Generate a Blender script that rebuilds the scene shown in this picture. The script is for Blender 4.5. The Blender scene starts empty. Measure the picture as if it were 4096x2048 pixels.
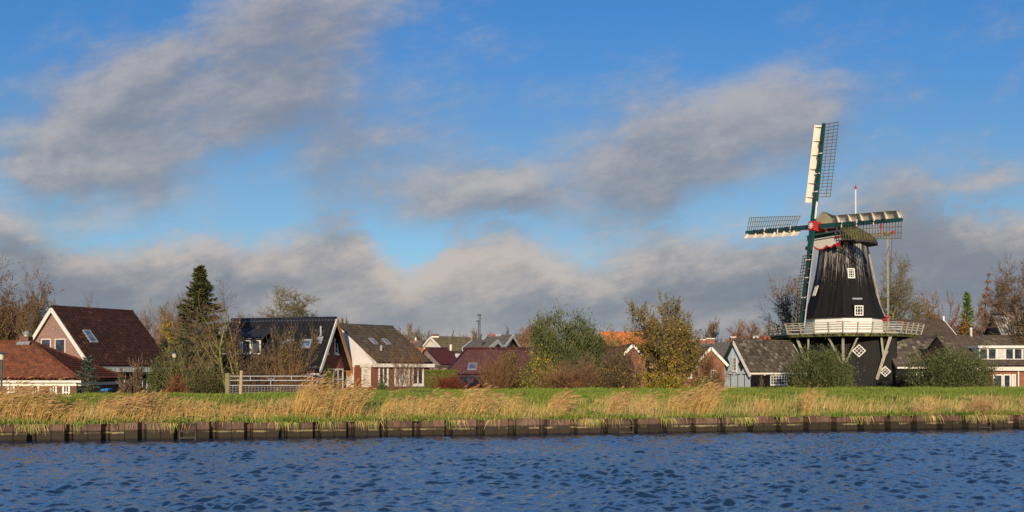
import bpy, math, random
import numpy as np
from mathutils import Vector
R = math.radians
scene = bpy.context.scene
COL = scene.collection

# ------------------------------------------------------------------ camera
F, HY, EYE = 3600.0, 1480.0, 2.46          # focal length and horizon in photo pixels, eye height above the water
cam = bpy.data.cameras.new('camera')
cam.lens = 36.0 * F / 4096; cam.sensor_width = 36.0
cam.shift_y = (HY - 1024) / 4096
cam.clip_start = 0.3; cam.clip_end = 9000
cam_o = bpy.data.objects.new('camera', cam); COL.objects.link(cam_o)
cam_o.location = (0, 0, EYE); cam_o.rotation_euler = (R(90), 0, 0)
scene.camera = cam_o

# ------------------------------------------------------------------ node helpers
T = None
class V:
    def __init__(s, k): s.k = k
    def __add__(a, b): return m_('ADD', a, b)
    __radd__ = __add__
    def __sub__(a, b): return m_('SUBTRACT', a, b)
    def __rsub__(a, b): return m_('SUBTRACT', b, a)
    def __mul__(a, b): return m_('MULTIPLY', a, b)
    __rmul__ = __mul__
    def __truediv__(a, b): return m_('DIVIDE', a, b)
def put(sock, v):
    if isinstance(v, V): T.links.new(v.k, sock)
    elif isinstance(v, (tuple, list)) and len(v) == 3 and sock.type == 'RGBA': sock.default_value = (*v, 1)
    else: sock.default_value = v
def m_(op, *a):
    n = T.nodes.new('ShaderNodeMath'); n.operation = op
    for i, x in enumerate(a): put(n.inputs[i], x)
    return V(n.outputs[0])
def sstep(lo, hi, x):
    n = T.nodes.new('ShaderNodeMapRange'); n.interpolation_type = 'SMOOTHSTEP'
    put(n.inputs['Value'], x); put(n.inputs['From Min'], lo); put(n.inputs['From Max'], hi)
    return V(n.outputs[0])
def mix(f, a, b, blend='MIX'):
    n = T.nodes.new('ShaderNodeMix'); n.data_type = 'RGBA'; n.blend_type = blend
    put(n.inputs['Factor'], f); put(n.inputs[6], a); put(n.inputs[7], b)
    return V(n.outputs[2])
def comb(x, y, z=0.0):
    n = T.nodes.new('ShaderNodeCombineXYZ')
    for i, q in enumerate((x, y, z)): put(n.inputs[i], q)
    return V(n.outputs[0])
def sep(v):
    n = T.nodes.new('ShaderNodeSeparateXYZ'); put(n.inputs[0], v)
    return [V(o) for o in n.outputs]
def noise(vec, scale, detail=4, rough=.55, dist=0.0):
    n = T.nodes.new('ShaderNodeTexNoise')
    if vec is not None: put(n.inputs['Vector'], vec)
    n.inputs['Scale'].default_value = scale; n.inputs['Detail'].default_value = detail
    n.inputs['Roughness'].default_value = rough; n.inputs['Distortion'].default_value = dist
    return V(n.outputs[0])
def white(vec):
    n = T.nodes.new('ShaderNodeTexWhiteNoise'); n.noise_dimensions = '3D'; put(n.inputs['Vector'], vec)
    return V(n.outputs['Value'])
def coord(which='Object'):
    return V(T.nodes.new('ShaderNodeTexCoord').outputs[which])
def vscale(v, s):
    n = T.nodes.new('ShaderNodeVectorMath'); n.operation = 'MULTIPLY'
    put(n.inputs[0], v); n.inputs[1].default_value = s if isinstance(s, tuple) else (s, s, s)
    return V(n.outputs[0])

# ------------------------------------------------------------------ sky and sun
SUN_EL, SUN_AZ = R(17), R(3)
SUNDIR = Vector((-math.sin(SUN_AZ) * math.cos(SUN_EL), -math.cos(SUN_AZ) * math.cos(SUN_EL), math.sin(SUN_EL)))
world = bpy.data.worlds.new('World'); scene.world = world; world.use_nodes = True
T = world.node_tree
T.nodes.clear()
SKY = 0.094
def build_sky():
    sky = T.nodes.new('ShaderNodeTexSky'); sky.sky_type = 'NISHITA'; sky.sun_disc = False
    sky.sun_elevation = SUN_EL; sky.sun_rotation = R(180) + SUN_AZ
    sky.air_density = 1.0; sky.dust_density = 0.3; sky.ozone_density = 3.0
    x, y, z = sep(coord('Generated'))
    yy = m_('MAXIMUM', m_('ABSOLUTE', y), .22)
    u = 1.288 + 2.264 * (x / yy)
    v = .931 - 2.264 * (z / yy)                 # a plane of directions, x to the right and y downwards
    E = [(.34, .27, .24, .20, 30, .85), (.62, .17, .30, .19, 26, .66), (.16, .40, .19, .06, 2, .82), (.86, .05, .24, .14, 30, .45), (1.08, .15, .20, .06, 30, .20),
         (.95, .36, .20, .12, 20, .62), (.68, .30, .18, .08, 15, .22), (1.12, .50, .16, .06, 10, .42), (1.27, .48, .17, .10, 8, .85), (1.63, .45, .17, .17, 50, 1.0),
         (1.86, .32, .25, .13, 25, .66), (1.62, .20, .16, .07, 45, .22), (2.05, .28, .19, .12, 30, .46), (2.12, .50, .20, .05, 10, .25), (2.33, .47, .20, .10, 20, .55),
         (2.5, .43, .12, .03, 10, .40), (.15, .515, .24, .045, 2, .24), (1.35, .62, .12, .05, 20, .15), (2.53, .22, .07, .05, 20, .28), (.02, .585, .075, .05, 0, .95)]
    bump_ = lambda c, s: m_('EXPONENT', (m_('POWER', m_('ABSOLUTE', (u - c) * s), 2.0)) * -1.0)
    def field(u, v, fine):
        w1 = noise(comb(u, v * 1.4, 0.0), 2.4, 5, .58); w2 = noise(comb(u + 4., v * 1.4, 2.), 2.8, 5, .58)
        uw = u + .34 * (w1 - .5); vw = v + .24 * (w2 - .5)
        f1 = noise(comb(u * .95, v * 1.7 + .30 * u, .3), 3.0, 10 if fine else 6, .63, .15)
        f2 = noise(comb(u * .9, v * 1.9 + .30 * u, 3.7), 8.5, 9 if fine else 5, .66, .1)
        e = None
        for cx, cy, hx, hy, ang, wt in E:
            c, s = math.cos(R(ang)), math.sin(R(ang))
            dx = uw - cx; dy = vw - cy
            a = dx * (c / hx) - dy * (s / hx); b = dx * (s / hy) + dy * (c / hy)
            t = m_('EXPONENT', (a * a + b * b) * -1.0) * wt
            e = t if e is None else e + t
        top = .615 - .055 * bump_(.88, 5.) + .10 * bump_(1.02, 10.) - .02 * bump_(1.25, 5.) + .06 * bump_(1.48, 9.) - .075 * sstep(1.75, 2.35, u)
        bank = sstep(-.055, .075, v + .15 * (w2 - .5) + .06 * (f2 - .5) - top)
        over = -.10 * sstep(-.03, -.35, v)
        return m_('MINIMUM', e, .85) + over + 1.0 * bank + 1.36 * (f1 - .5) + .58 * (f2 - .5), bank, f2
    dens, bank, f2 = field(u, v, True)
    d2, _, _ = field(u - .022, v - .050, False)           # the same field a step towards the light
    f3 = noise(comb(u, v * 1.3, 8.), 1.5, 4, .55)
    cov = sstep(.02, .86, dens) * (.86 + .11 * bank)
    glow = bump_(1.22, 2.6) * m_('EXPONENT', (m_('POWER', m_('ABSOLUTE', (v - .665) * 13.0), 2.0)) * -1.0) + .5 * bump_(1.0, 1.6) * m_('EXPONENT', (m_('POWER', m_('ABSOLUTE', (v - .76) * 14.0), 2.0)) * -1.0)
    shade = sstep(.10, .98, .43 + .72 * (dens - d2) * (1.0 - .25 * bank) + .58 * (f2 - .5) + .85 * (f3 - .5) - .20 * (dens - .75) + .26 * bank * glow - .10 * bank - .11 * bank * sstep(.9, .2, u))
    dark = mix(sstep(.55, .80, v), (2.45, 2.65, 3.15), (2.1, 2.42, 2.95))
    dark = mix(sstep(.74, .92, v), dark, (3.1, 3.35, 3.8))
    lit = mix(sstep(-.1, -.8, v), mix(sstep(.25, .66, v), (4.9, 4.6, 4.5), (5.8, 5.2, 4.8)), (7.5, 7.6, 8.2))
    cloud = mix(shade, dark, lit)
    wisp = sstep(.40, .70, noise(comb(u * 1.2, v * 5.0 + .2 * u, 5.), 4.0, 8, .62, .3)) * m_('EXPONENT', (m_('POWER', m_('ABSOLUTE', (v - .53) * 14.0), 2.0)) * -1.0) * sstep(.75, .1, u)
    tint = mix(sstep(.50, -.0, v), (.80, .96, 1.05), (.50, .98, 1.36))
    tint = mix(sstep(-.02, -.32, v), tint, (2.4, 2.6, 2.8))  # unseen sky above the view brightened arbitrarily, so the water reflects paler blue
    tint = mix(sstep(-.40, -2.4, v), tint, (.75, .9, 1.15))
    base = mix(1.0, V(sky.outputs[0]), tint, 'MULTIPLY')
    base = mix(wisp * .55, base, (5.2, 6.0, 6.9))
    colr = mix(cov, base, cloud)
    bg = T.nodes.new('ShaderNodeBackground'); bg.inputs['Strength'].default_value = SKY
    put(bg.inputs['Color'], colr)
    out = T.nodes.new('ShaderNodeOutputWorld'); T.links.new(bg.outputs[0], out.inputs[0])
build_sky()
sun = bpy.data.lights.new('sun', 'SUN'); sun.energy = 5.0; sun.angle = R(.5); sun.color = (1.0, .80, .56)
sun_o = bpy.data.objects.new('sun', sun); COL.objects.link(sun_o)
sun_o.rotation_euler = SUNDIR.to_track_quat('Z', 'Y').to_euler()
scene.view_settings.view_transform = 'Standard'; scene.view_settings.look = 'None'
scene.view_settings.exposure = 0.0; scene.view_settings.gamma = 1.0
scene.cycles.max_bounces = 6; scene.cycles.diffuse_bounces = 2; scene.cycles.glossy_bounces = 3
scene.cycles.transparent_max_bounces = 8

# ------------------------------------------------------------------ materials
def mat_new(name):
    global T
    m = bpy.data.materials.new(name); m.use_nodes = True; T = m.node_tree
    b = T.nodes['Principled BSDF']
    return m, b
def bump(b, h, strength, dist):
    n = T.nodes.new('ShaderNodeBump'); n.inputs['Strength'].default_value = strength; n.inputs['Distance'].default_value = dist
    put(n.inputs['Height'], h); T.links.new(n.outputs[0], b.inputs['Normal'])
def plain(name, c, rough=.7, var=.25, scale=2.0, spec=.3, c2=None, amt=.0, metal=0.0, streak=None):
    m, b = mat_new(name)
    o = coord('Object')
    n = noise(o if streak is None else vscale(o, streak), scale, 5, .6)
    lo = tuple(k * (1 - var) for k in c); hi = tuple(k * (1 + var) for k in c)
    col = mix(sstep(.25, .75, n), lo, hi)
    if c2: col = mix(sstep(1 - amt - .12, 1 - amt + .12, noise(vscale(o, (1.3, 1.3, 1.3)), scale * 1.7, 6, .65)), col, c2)
    put(b.inputs['Base Color'], col)
    b.inputs['Roughness'].default_value = rough; b.inputs['Specular IOR Level'].default_value = spec; b.inputs['Metallic'].default_value = metal
    return m
def leafy(name, c1, c2, rough=.6, spec=.25):
    m, b = mat_new(name)
    g = T.nodes.new('ShaderNodeNewGeometry'); r = V(g.outputs['Random Per Island'])
    cl = noise(coord('Object'), .9, 3, .6)
    put(b.inputs['Base Color'], mix(sstep(0., 1., r * .65 + (cl - .3) * .75), c1, c2))
    b.inputs['Roughness'].default_value = rough; b.inputs['Specular IOR Level'].default_value = spec
    return m
def brick(name, c1, c2, mortar, stain=(.10, .07, .055), w=.22, h=.065):
    m, b = mat_new(name)
    uv = coord('UV')
    n = T.nodes.new('ShaderNodeTexBrick'); put(n.inputs['Vector'], uv)
    n.inputs['Scale'].default_value = 1.0; n.inputs['Brick Width'].default_value = w; n.inputs['Row Height'].default_value = h
    n.inputs['Mortar Size'].default_value = .008; n.inputs['Mortar Smooth'].default_value = .3; n.inputs['Bias'].default_value = 0
    put(n.inputs['Color1'], c1); put(n.inputs['Color2'], c2); put(n.inputs['Mortar'], mortar)
    o = coord('Object')
    col = mix(sstep(.45, .8, noise(o, 1.1, 6, .65)) * .35, V(n.outputs[0]), stain)
    put(b.inputs['Base Color'], col); b.inputs['Roughness'].default_value = .85; b.inputs['Specular IOR Level'].default_value = .2
    return m
def tiles(name, c1, c2, c3=None, amt=.15, rough=.7, moss=None, mossamt=.25, spec=.3):
    m, b = mat_new(name)
    x, y, z = sep(coord('UV'))
    cell = comb(m_('FLOOR', x), m_('FLOOR', y), 1.0)
    r = white(cell)
    col = mix(r, c1, c2)
    o = coord('Object')
    if c3: col = mix(sstep(1 - amt - .05, 1 - amt + .05, white(vscale(cell, (1.7, 2.3, 3.1))) * .55 + .6 * noise(o, .7, 3, .5) - .05), col, c3)
    if moss: col = mix(sstep(1 - mossamt - .13, 1 - mossamt + .13, noise(o, 2.3, 7, .7)), col, moss)
    fx, fy = m_('FRACT', x), m_('FRACT', y)       # laps between tiles painted darker, standing in for the shade of their relief
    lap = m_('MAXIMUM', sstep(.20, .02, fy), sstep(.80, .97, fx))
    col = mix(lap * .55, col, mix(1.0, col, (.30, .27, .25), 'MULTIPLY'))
    put(b.inputs['Base Color'], col); b.inputs['Roughness'].default_value = rough; b.inputs['Specular IOR Level'].default_value = spec
    return m
def boards(name, c1, c2, w=.16, vertical=True, rough=.7, stain=None, samt=.3, spec=.3, sscale=(6, .5, 1), dirt=.45):
    m, b = mat_new(name)
    x, y, z = sep(coord('UV'))
    q = x if vertical else y
    k = m_('FLOOR', q * (1 / w)); fr = m_('FRACT', q * (1 / w))
    r = white(comb(k, 3.0, 1.0))
    col = mix(r, c1, c2)
    uvs = vscale(coord('UV'), sscale if vertical else (sscale[1], sscale[0], 1))
    col = mix(dirt * sstep(.35, .75, noise(uvs, 1.2, 6, .65)), col, tuple(.45 * a for a in c1))
    if stain: col = mix(sstep(1 - samt - .06, 1 - samt + .06, noise(uvs, 2.4, 8, .7)), col, stain)
    put(b.inputs['Base Color'], col); b.inputs['Roughness'].default_value = rough; b.inputs['Specular IOR Level'].default_value = spec
    bump(b, sstep(0., .12, fr), .6, .012)
    return m
def glass(name, c=(.02, .026, .035), rough=.06):
    m, b = mat_new(name)
    o = coord('Object')
    put(b.inputs['Base Color'], mix(sstep(.4, .7, noise(o, 2.2, 3)), c, tuple(k * 2.2 + .01 for k in c)))
    b.inputs['Roughness'].default_value = rough; b.inputs['Specular IOR Level'].default_value = .32
    return m
M = {}
M['white'] = plain('white_paint', (.74, .70, .62), .55, .08, 3)
M['cream'] = plain('cream_render', (.66, .62, .54), .7, .06, 1.5, c2=(.5, .47, .4), amt=.3)
M['whiteboard'] = boards('white_boarding', (.78, .76, .71), (.75, .73, .69), .12, True, .6, dirt=.10)
M['glass'] = glass('window_glass')
M['skyglass'] = glass('roof_window_glass', (.05, .09, .15), .04)
M['curtain'] = plain('net_curtain', (.50, .50, .46), .8, .3, 5, streak=(4, 4, .5))
M['darkwood'] = plain('dark_wood', (.05, .035, .03), .7, .3, 3)
M['orangewood'] = plain('varnished_wood', (.42, .19, .06), .5, .3, 6, streak=(1, 1, 4))
M['metal'] = plain('galvanised_steel', (.42, .43, .42), .45, .2, 8, .5, metal=.4)
M['lead'] = plain('lead_flashing', (.24, .25, .28), .5, .2, 6)
M['post'] = plain('weathered_post', (.40, .30, .19), .85, .3, 3, streak=(9, 9, 1))
M['postgreen'] = plain('mossy_post', (.22, .19, .09), .85, .35, 3, streak=(9, 9, 1))
M['brickpink'] = brick('pink_grey_brick', (.34, .18, .135), (.17, .075, .06), (.42, .35, .29), (.2, .12, .1))
M['brickred'] = brick('red_brick', (.25, .055, .033), (.13, .03, .022), (.22, .13, .09))
M['brickbrown'] = brick('brown_brick', (.19, .065, .04), (.09, .035, .026), (.24, .17, .13))
M['brickorange'] = brick('orange_brick', (.30, .105, .055), (.17, .055, .03), (.30, .20, .14))
M['brickmauve'] = brick('mauve_brick', (.30, .20, .17), (.22, .14, .12), (.34, .28, .25))
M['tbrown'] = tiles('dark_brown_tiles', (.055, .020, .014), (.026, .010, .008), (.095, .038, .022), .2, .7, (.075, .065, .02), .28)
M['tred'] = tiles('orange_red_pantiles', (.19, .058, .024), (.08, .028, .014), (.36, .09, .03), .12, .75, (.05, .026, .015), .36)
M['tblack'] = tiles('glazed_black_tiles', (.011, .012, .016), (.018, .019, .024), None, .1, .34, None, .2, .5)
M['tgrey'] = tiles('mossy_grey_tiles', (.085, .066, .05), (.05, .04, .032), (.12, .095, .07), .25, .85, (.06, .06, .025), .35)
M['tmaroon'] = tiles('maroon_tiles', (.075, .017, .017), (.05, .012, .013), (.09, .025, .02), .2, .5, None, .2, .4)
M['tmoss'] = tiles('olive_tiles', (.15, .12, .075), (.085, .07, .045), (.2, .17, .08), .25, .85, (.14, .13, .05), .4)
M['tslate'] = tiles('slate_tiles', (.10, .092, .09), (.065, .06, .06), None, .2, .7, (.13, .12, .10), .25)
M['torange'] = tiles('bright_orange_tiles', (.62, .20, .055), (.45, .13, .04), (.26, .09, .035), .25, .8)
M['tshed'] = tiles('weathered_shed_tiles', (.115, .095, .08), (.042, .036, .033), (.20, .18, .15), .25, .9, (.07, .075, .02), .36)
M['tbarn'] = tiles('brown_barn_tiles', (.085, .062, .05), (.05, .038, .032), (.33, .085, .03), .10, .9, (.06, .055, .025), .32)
M['black'] = boards('tarred_boards', (.011, .0105, .011), (.007, .0065, .007), .2, True, .6, None, spec=.2)
M['blackh'] = boards('tarred_weatherboard', (.011, .0105, .011), (.006, .006, .0065), .2, False, .6, spec=.2)
M['tower'] = boards('streaked_tower_cladding', (.026, .024, .024), (.014, .013, .014), .28, True, .5, None)
M['bluegrey'] = boards('blue_grey_boards', (.56, .65, .74), (.46, .54, .62), .17, True, .75, (.24, .23, .20), .26, dirt=.25)
M['green'] = plain('dark_green_paint', (.006, .055, .045), .4, .2, 3, .4)
M['greendk'] = plain('bottle_green_paint', (.010, .045, .022), .5, .3, 3)
M['redp'] = plain('red_paint', (.42, .025, .025), .5, .2, 4)
M['bar'] = plain('weathered_slat', (.15, .13, .06), .8, .35, 4, streak=(2, 2, 2))
M['sailboard'] = plain('cream_sail_board', (.66, .58, .47), .6, .10, 1.2, c2=(.45, .38, .26), amt=.22)
M['gallery'] = plain('gallery_paint', (.33, .31, .235), .7, .22, 2.5, c2=(.30, .30, .14), amt=.32)
M['mossbeam'] = plain('mossy_beam', (.05, .05, .03), .9, .4, 1.6, c2=(.22, .24, .02), amt=.42)
M['capside'] = boards('mossy_cap_shingles', (.055, .055, .028), (.04, .036, .026), .2, True, .9, (.17, .19, .035), .42, sscale=(3, .8, 1))
M['capfront'] = boards('weathered_cap_boards', (.44, .40, .24), (.36, .33, .20), .22, False, .85, (.20, .21, .08), .3)
M['carpaint'] = plain('dark_blue_car_paint', (.006, .008, .018), .45, .1, 1, .3)
M['rubber'] = plain('rubber', (.015, .015, .015), .8, .2, 4)
M['taillight'] = plain('red_lamp', (.5, .02, .02), .3, .1, 4, .5)
M['solar'] = plain('solar_panel', (.012, .025, .09), .15, .2, 1, .6)
M['awning'] = boards('striped_awning', (.55, .56, .52), (.10, .13, .12), .09, True, .8)
M['bluelid'] = plain('blue_bin_lid', (.02, .22, .50), .5)
M['charcoal'] = plain('charcoal_plastic', (.03, .032, .036), .6)
M['lampglass'] = plain('lamp_glass', (.62, .58, .42), .35, .1, 3, .5)
M['lampgreen'] = plain('lamp_post_paint', (.05, .08, .08), .5, .2, 3)
M['greengable'] = boards('green_boards', (.03, .10, .06), (.025, .08, .05), .2, True, .7)
M['soil'] = plain('soil', (.10, .085, .04), .95, .4, 1.5, c2=(.06, .09, .02), amt=.5)
# foliage
M['bark'] = plain('grey_bark', (.13, .10, .07), .9, .35, 4, c2=(.13, .13, .03), amt=.35)
M['barkmoss'] = plain('moss_green_bark', (.20, .19, .055), .9, .35, 3, c2=(.27, .27, .035), amt=.45)
M['twig'] = leafy('brown_twigs', (.12, .082, .05), (.25, .17, .095))
M['ltan'] = leafy('tan_leaves', (.19, .105, .04), (.38, .23, .085))
M['twigpale'] = leafy('olive_twigs', (.13, .11, .05), (.27, .22, .10))
M['twigred'] = leafy('russet_twigs', (.15, .080, .038), (.29, .16, .07))
M['twigpink'] = leafy('pinkish_twigs', (.20, .125, .09), (.36, .23, .15))
M['lbrown'] = leafy('withered_brown_leaves', (.11, .048, .022), (.25, .115, .045))
M['lyellow'] = leafy('yellow_leaves', (.26, .17, .012), (.52, .35, .02))
M['lolive'] = leafy('olive_gold_leaves', (.080, .074, .014), (.28, .215, .028))
M['lwillow'] = leafy('grey_green_willow_leaves', (.042, .052, .018), (.165, .170, .062))
M['lwillowg'] = leafy('deep_green_willow_leaves', (.028, .046, .014), (.115, .14, .040))
M['lgreen'] = leafy('mid_green_leaves', (.04, .065, .015), (.13, .15, .03))
M['ldark'] = leafy('dark_brown_leaves', (.040, .030, .015), (.12, .085, .04))
M['lrust'] = leafy('rust_red_leaves', (.11, .028, .014), (.27, .085, .03))
M['needle'] = leafy('spruce_needles', (.026, .034, .012), (.10, .102, .029))
M['needleblue'] = leafy('blue_green_needles', (.03, .055, .042), (.11, .16, .11))
M['needlelt'] = leafy('light_green_needles', (.05, .10, .02), (.17, .23, .04))
M['hedge'] = leafy('hedge_leaves', (.065, .105, .012), (.18, .225, .024))
M['grass'] = leafy('green_grass', (.070, .120, .013), (.195, .245, .030))
M['grassmix'] = leafy('straw_green_grass', (.17, .17, .035), (.40, .31, .11))
M['straw'] = leafy('dry_straw', (.30, .19, .065), (.60, .42, .18))
M['reed'] = leafy('golden_reed', (.30, .165, .04), (.60, .37, .11))
M['plume'] = leafy('reed_plumes', (.20, .11, .045), (.40, .24, .10))
M['weed'] = leafy('broad_green_weed', (.05, .12, .01), (.15, .28, .025))

# ------------------------------------------------------------------ placing helpers
def U(px): return (px - 2048.0) / F
def P(px, py, Z): return Vector((U(px) * Z, Z, EYE - (py - HY) / F * Z))
GZ = -0.3                                     # ground level behind the dike, metres above the water
PILE0, PILEK = 34.0, .184
_c = [(-1400, 36.5), (0, 37.0), (600, 38.6), (1050, 40.6), (1300, 43.4), (1700, 48.0), (2048, 50.0), (3000, 52.0), (4000, 54.5), (5400, 58.0)]
_cx = np.array([U(a) * b for a, b in _c]); _cz = np.array([b for a, b in _c])
def pile_y(X): return PILE0 + .36 + PILEK * X      # where the soil starts behind the piling
def crest_y(X): return np.interp(X, _cx, _cz)
def sm(a, b, x):
    t = np.clip((x - a) / (b - a), 0, 1); return t * t * (3 - 2 * t)
def ground_z(X, Y):
    X = np.asarray(X, float); Y = np.asarray(Y, float)
    zp = pile_y(X); zc = crest_y(X)
    t = np.clip((Y - zp) / (zc - zp), 0, 1)
    z = .57 + .78 * (t * .55 + .45 * t * t * (3 - 2 * t))
    z = z - (1.35 - GZ) * sm(.6, 10., Y - zc)
    z = z + .035 * np.sin(X * 1.7 + Y * .6) * np.sin(X * .53 - Y * 1.1) * (t > .02)
    return z

# ------------------------------------------------------------------ object helpers
def empty(name, loc): 
    o = bpy.data.objects.new(name, None); COL.objects.link(o); o.location = loc; o.empty_display_size = .3
    return o
def tag(o, label, cat, group=None, kind=None):
    if label: o['label'] = label
    if cat: o['category'] = cat
    if group: o['group'] = group
    if kind: o['kind'] = kind
    return o
def thing(name, label, cat, loc, group=None):
    return tag(empty(name, loc), label, cat, group)
def root_loc(p):
    while p is not None and p.parent: p = p.parent
    return Vector(p.location) if p is not None else Vector((0, 0, 0))
def link_mesh(name, verts, faces, mats, parent, midx=None, uv=None, smooth=False, loc=None):
    """verts in world metres; stored relative to the thing's base"""
    off = root_loc(parent) if parent is not None else (Vector(loc) if loc is not None else Vector((0, 0, 0)))
    v = np.asarray(verts, np.float32).reshape(-1, 3) - np.array(off, np.float32)
    me = bpy.data.meshes.new(name)
    if isinstance(faces, np.ndarray):
        n, k = faces.shape
        me.vertices.add(len(v)); me.vertices.foreach_set('co', v.ravel())
        me.loops.add(n * k); me.loops.foreach_set('vertex_index', faces.astype(np.int32).ravel())
        me.polygons.add(n); me.polygons.foreach_set('loop_start', np.arange(0, n * k, k, dtype=np.int32))
        me.update(calc_edges=True)
    else:
        me.from_pydata([tuple(q) for q in v], [], faces)
    for m in mats: me.materials.append(m)
    if midx is not None: me.polygons.foreach_set('material_index', np.asarray(midx, np.int32))
    if uv is not None:
        l = me.uv_layers.new(name='uv'); l.data.foreach_set('uv', np.asarray(uv, np.float32).ravel())
    if smooth: me.polygons.foreach_set('use_smooth', np.ones(len(me.polygons), bool))
    me.update()
    o = bpy.data.objects.new(name, me); COL.objects.link(o)
    if parent is not None: o.parent = parent
    else: o.location = off
    return o
class MB:
    def __init__(s): s.v = []; s.f = []; s.m = []
    def add(s, vs, fs, m=0):
        k = len(s.v); s.v += [tuple(q) for q in vs]; s.f += [tuple(k + i for i in f) for f in fs]; s.m += [m] * len(fs); return s
    def hexa(s, lo, hi, m=0):       # two rings of equal length (same winding) joined and capped
        n = len(lo); fs = [tuple(range(n))[::-1], tuple(range(n, 2 * n))]
        fs += [(i, (i + 1) % n, n + (i + 1) % n, n + i) for i in range(n)]
        return s.add(list(lo) + list(hi), fs, m)
    def box(s, c, ax, ay, az, m=0):  # centre and three half axes
        c = Vector(c); ax, ay, az = Vector(ax), Vector(ay), Vector(az)
        lo = [c - ax - ay - az, c + ax - ay - az, c + ax + ay - az, c - ax + ay - az]
        return s.hexa(lo, [q + 2 * az for q in lo], m)
    def beam(s, p, q, w, h, m=0, up=(0, 0, 1)):   # bar from p to q, w across, h along 'up'
        p, q = Vector(p), Vector(q); d = (q - p).normalized(); a = d.cross(Vector(up))
        if a.length < 1e-4: a = d.cross(Vector((0, 1, 0)))
        a.normalize(); b = a.cross(d).normalized()
        a = a * (w / 2); b = b * (h / 2)
        return s.hexa([p - a - b, p + a - b, p + a + b, p - a + b], [q - a - b, q + a - b, q + a + b, q - a + b], m)
    def tube(s, p, q, r0, r1=None, n=8, m=0):
        p, q = Vector(p), Vector(q); r1 = r0 if r1 is None else r1
        d = (q - p).normalized(); a = d.cross(Vector((0, 0, 1)))
        if a.length < 1e-3: a = Vector((1, 0, 0))
        a.normalize(); b = d.cross(a)
        ring = [(math.cos(2 * math.pi * i / n), math.sin(2 * math.pi * i / n)) for i in range(n)]
        return s.hexa([p + (a * c + b * e) * r0 for c, e in ring], [q + (a * c + b * e) * r1 for c, e in ring], m)
    def lathe(s, c, prof, n=12, m=0):   # prof: (radius, z)
        vs = []; fs = []
        for r, z in prof: vs += [(c[0] + r * math.cos(2 * math.pi * i / n), c[1] + r * math.sin(2 * math.pi * i / n), c[2] + z) for i in range(n)]
        for j in range(len(prof) - 1): fs += [(j * n + i, j * n + (i + 1) % n, (j + 1) * n + (i + 1) % n, (j + 1) * n + i) for i in range(n)]
        fs += [tuple(range(n))[::-1], tuple(range((len(prof) - 1) * n, len(prof) * n))]
        return s.add(vs, fs, m)
    def build(s, name, mats, parent=None, smooth=False, loc=None):
        mats = mats if isinstance(mats, (list, tuple)) else [mats]
        uv = []
        for f in s.f:
            p = [Vector(s.v[i]) for i in f]
            n = Vector((0, 0, 0))
            for i in range(1, len(p) - 1): n += (p[i] - p[0]).cross(p[i + 1] - p[0])
            if n.length < 1e-9: n = Vector((0, 0, 1))
            n.normalize(); t = Vector((0, 0, 1)).cross(n)
            if t.length < .1: t = Vector((1, 0, 0))
            t.normalize(); b = n.cross(t)
            uv += [(q.dot(t), q.dot(b)) for q in p]
        return link_mesh(name, s.v, s.f, mats, parent, s.m, uv, smooth, loc)
def roof_plane(name, parent, e0, e1, r1, r0, m, tw=.3, tc=.36, hw=.035, hc=.03, thick=.10):
    """tiled slope: eave e0-e1, ridge r0-r1, real courses and rolls"""
    e0, e1, r1, r0 = map(Vector, (e0, e1, r1, r0))
    s = (e1 - e0).normalized(); n = s.cross(r0 - e0 if (r0 - e0).length > .1 else r1 - e0).normalized()
    if n.z < 0: n = -n
    t = n.cross(s)
    if t.dot(r0 - e0) < 0: t = -t
    def st(p): return (p - e0).dot(s), (p - e0).dot(t)
    (s1, _), (sr1, H), (sr0, _) = st(e1), st(r1), st(r0)
    nr = max(2, int(round(H / tc))); c = H / nr
    smin, smax = min(0, sr0), max(s1, sr1)
    prof = [(0, 0), (.3, .9), (.5, 1), (.72, .75), (.9, .0)]
    ss, hs = [], []
    k = int(math.floor(smin / tw))
    while k * tw <= smax + tw:
        for a, h in prof: ss.append((k + a) * tw); hs.append(h * hw)
        k += 1
    ss = np.array(ss); hs = np.array(hs); nc = len(ss)
    V_, UVv = [], []
    for r in range(nr):
        for tt, h in ((r * c, hc), ((r + 1) * c - .001, 0.)):
            f = tt / H; lo = sr0 * f; hi = s1 + (sr1 - s1) * f
            sc = np.clip(ss, lo, hi)
            pts = np.array(e0)[None] + sc[:, None] * np.array(s)[None] + tt * np.array(t)[None] + (hs + h)[:, None] * np.array(n)[None]
            V_.append(pts); UVv.append(np.stack([sc / tw, np.full(nc, r + (tt - r * c) / c * .98 + .01)], 1))
    V_ = np.concatenate(V_); UVv = np.concatenate(UVv)
    i = np.arange(2 * nr - 1)[:, None] * nc + np.arange(nc - 1)[None]
    fs = np.stack([i, i + 1, i + 1 + nc, i + nc], -1).reshape(-1, 4)
    d = -n * thick
    ex = [e0 + d, e1 + d, r1 + d, r0 + d]; ey = [p - n * .004 for p in (e0, e1, r1, r0)]
    k = len(V_)
    V_ = np.concatenate([V_, np.array(ex), np.array(ey)])
    UVv = np.concatenate([UVv, np.zeros((8, 2)) + .5])
    fs = np.concatenate([fs, np.array([[k, k + 1, k + 2, k + 3], [k, k + 1, k + 5, k + 4], [k + 1, k + 2, k + 6, k + 5], [k + 2, k + 3, k + 7, k + 6], [k + 3, k, k + 4, k + 7]])])
    return link_mesh(name, V_, fs, [m], parent, None, UVv[fs.ravel()])
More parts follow.
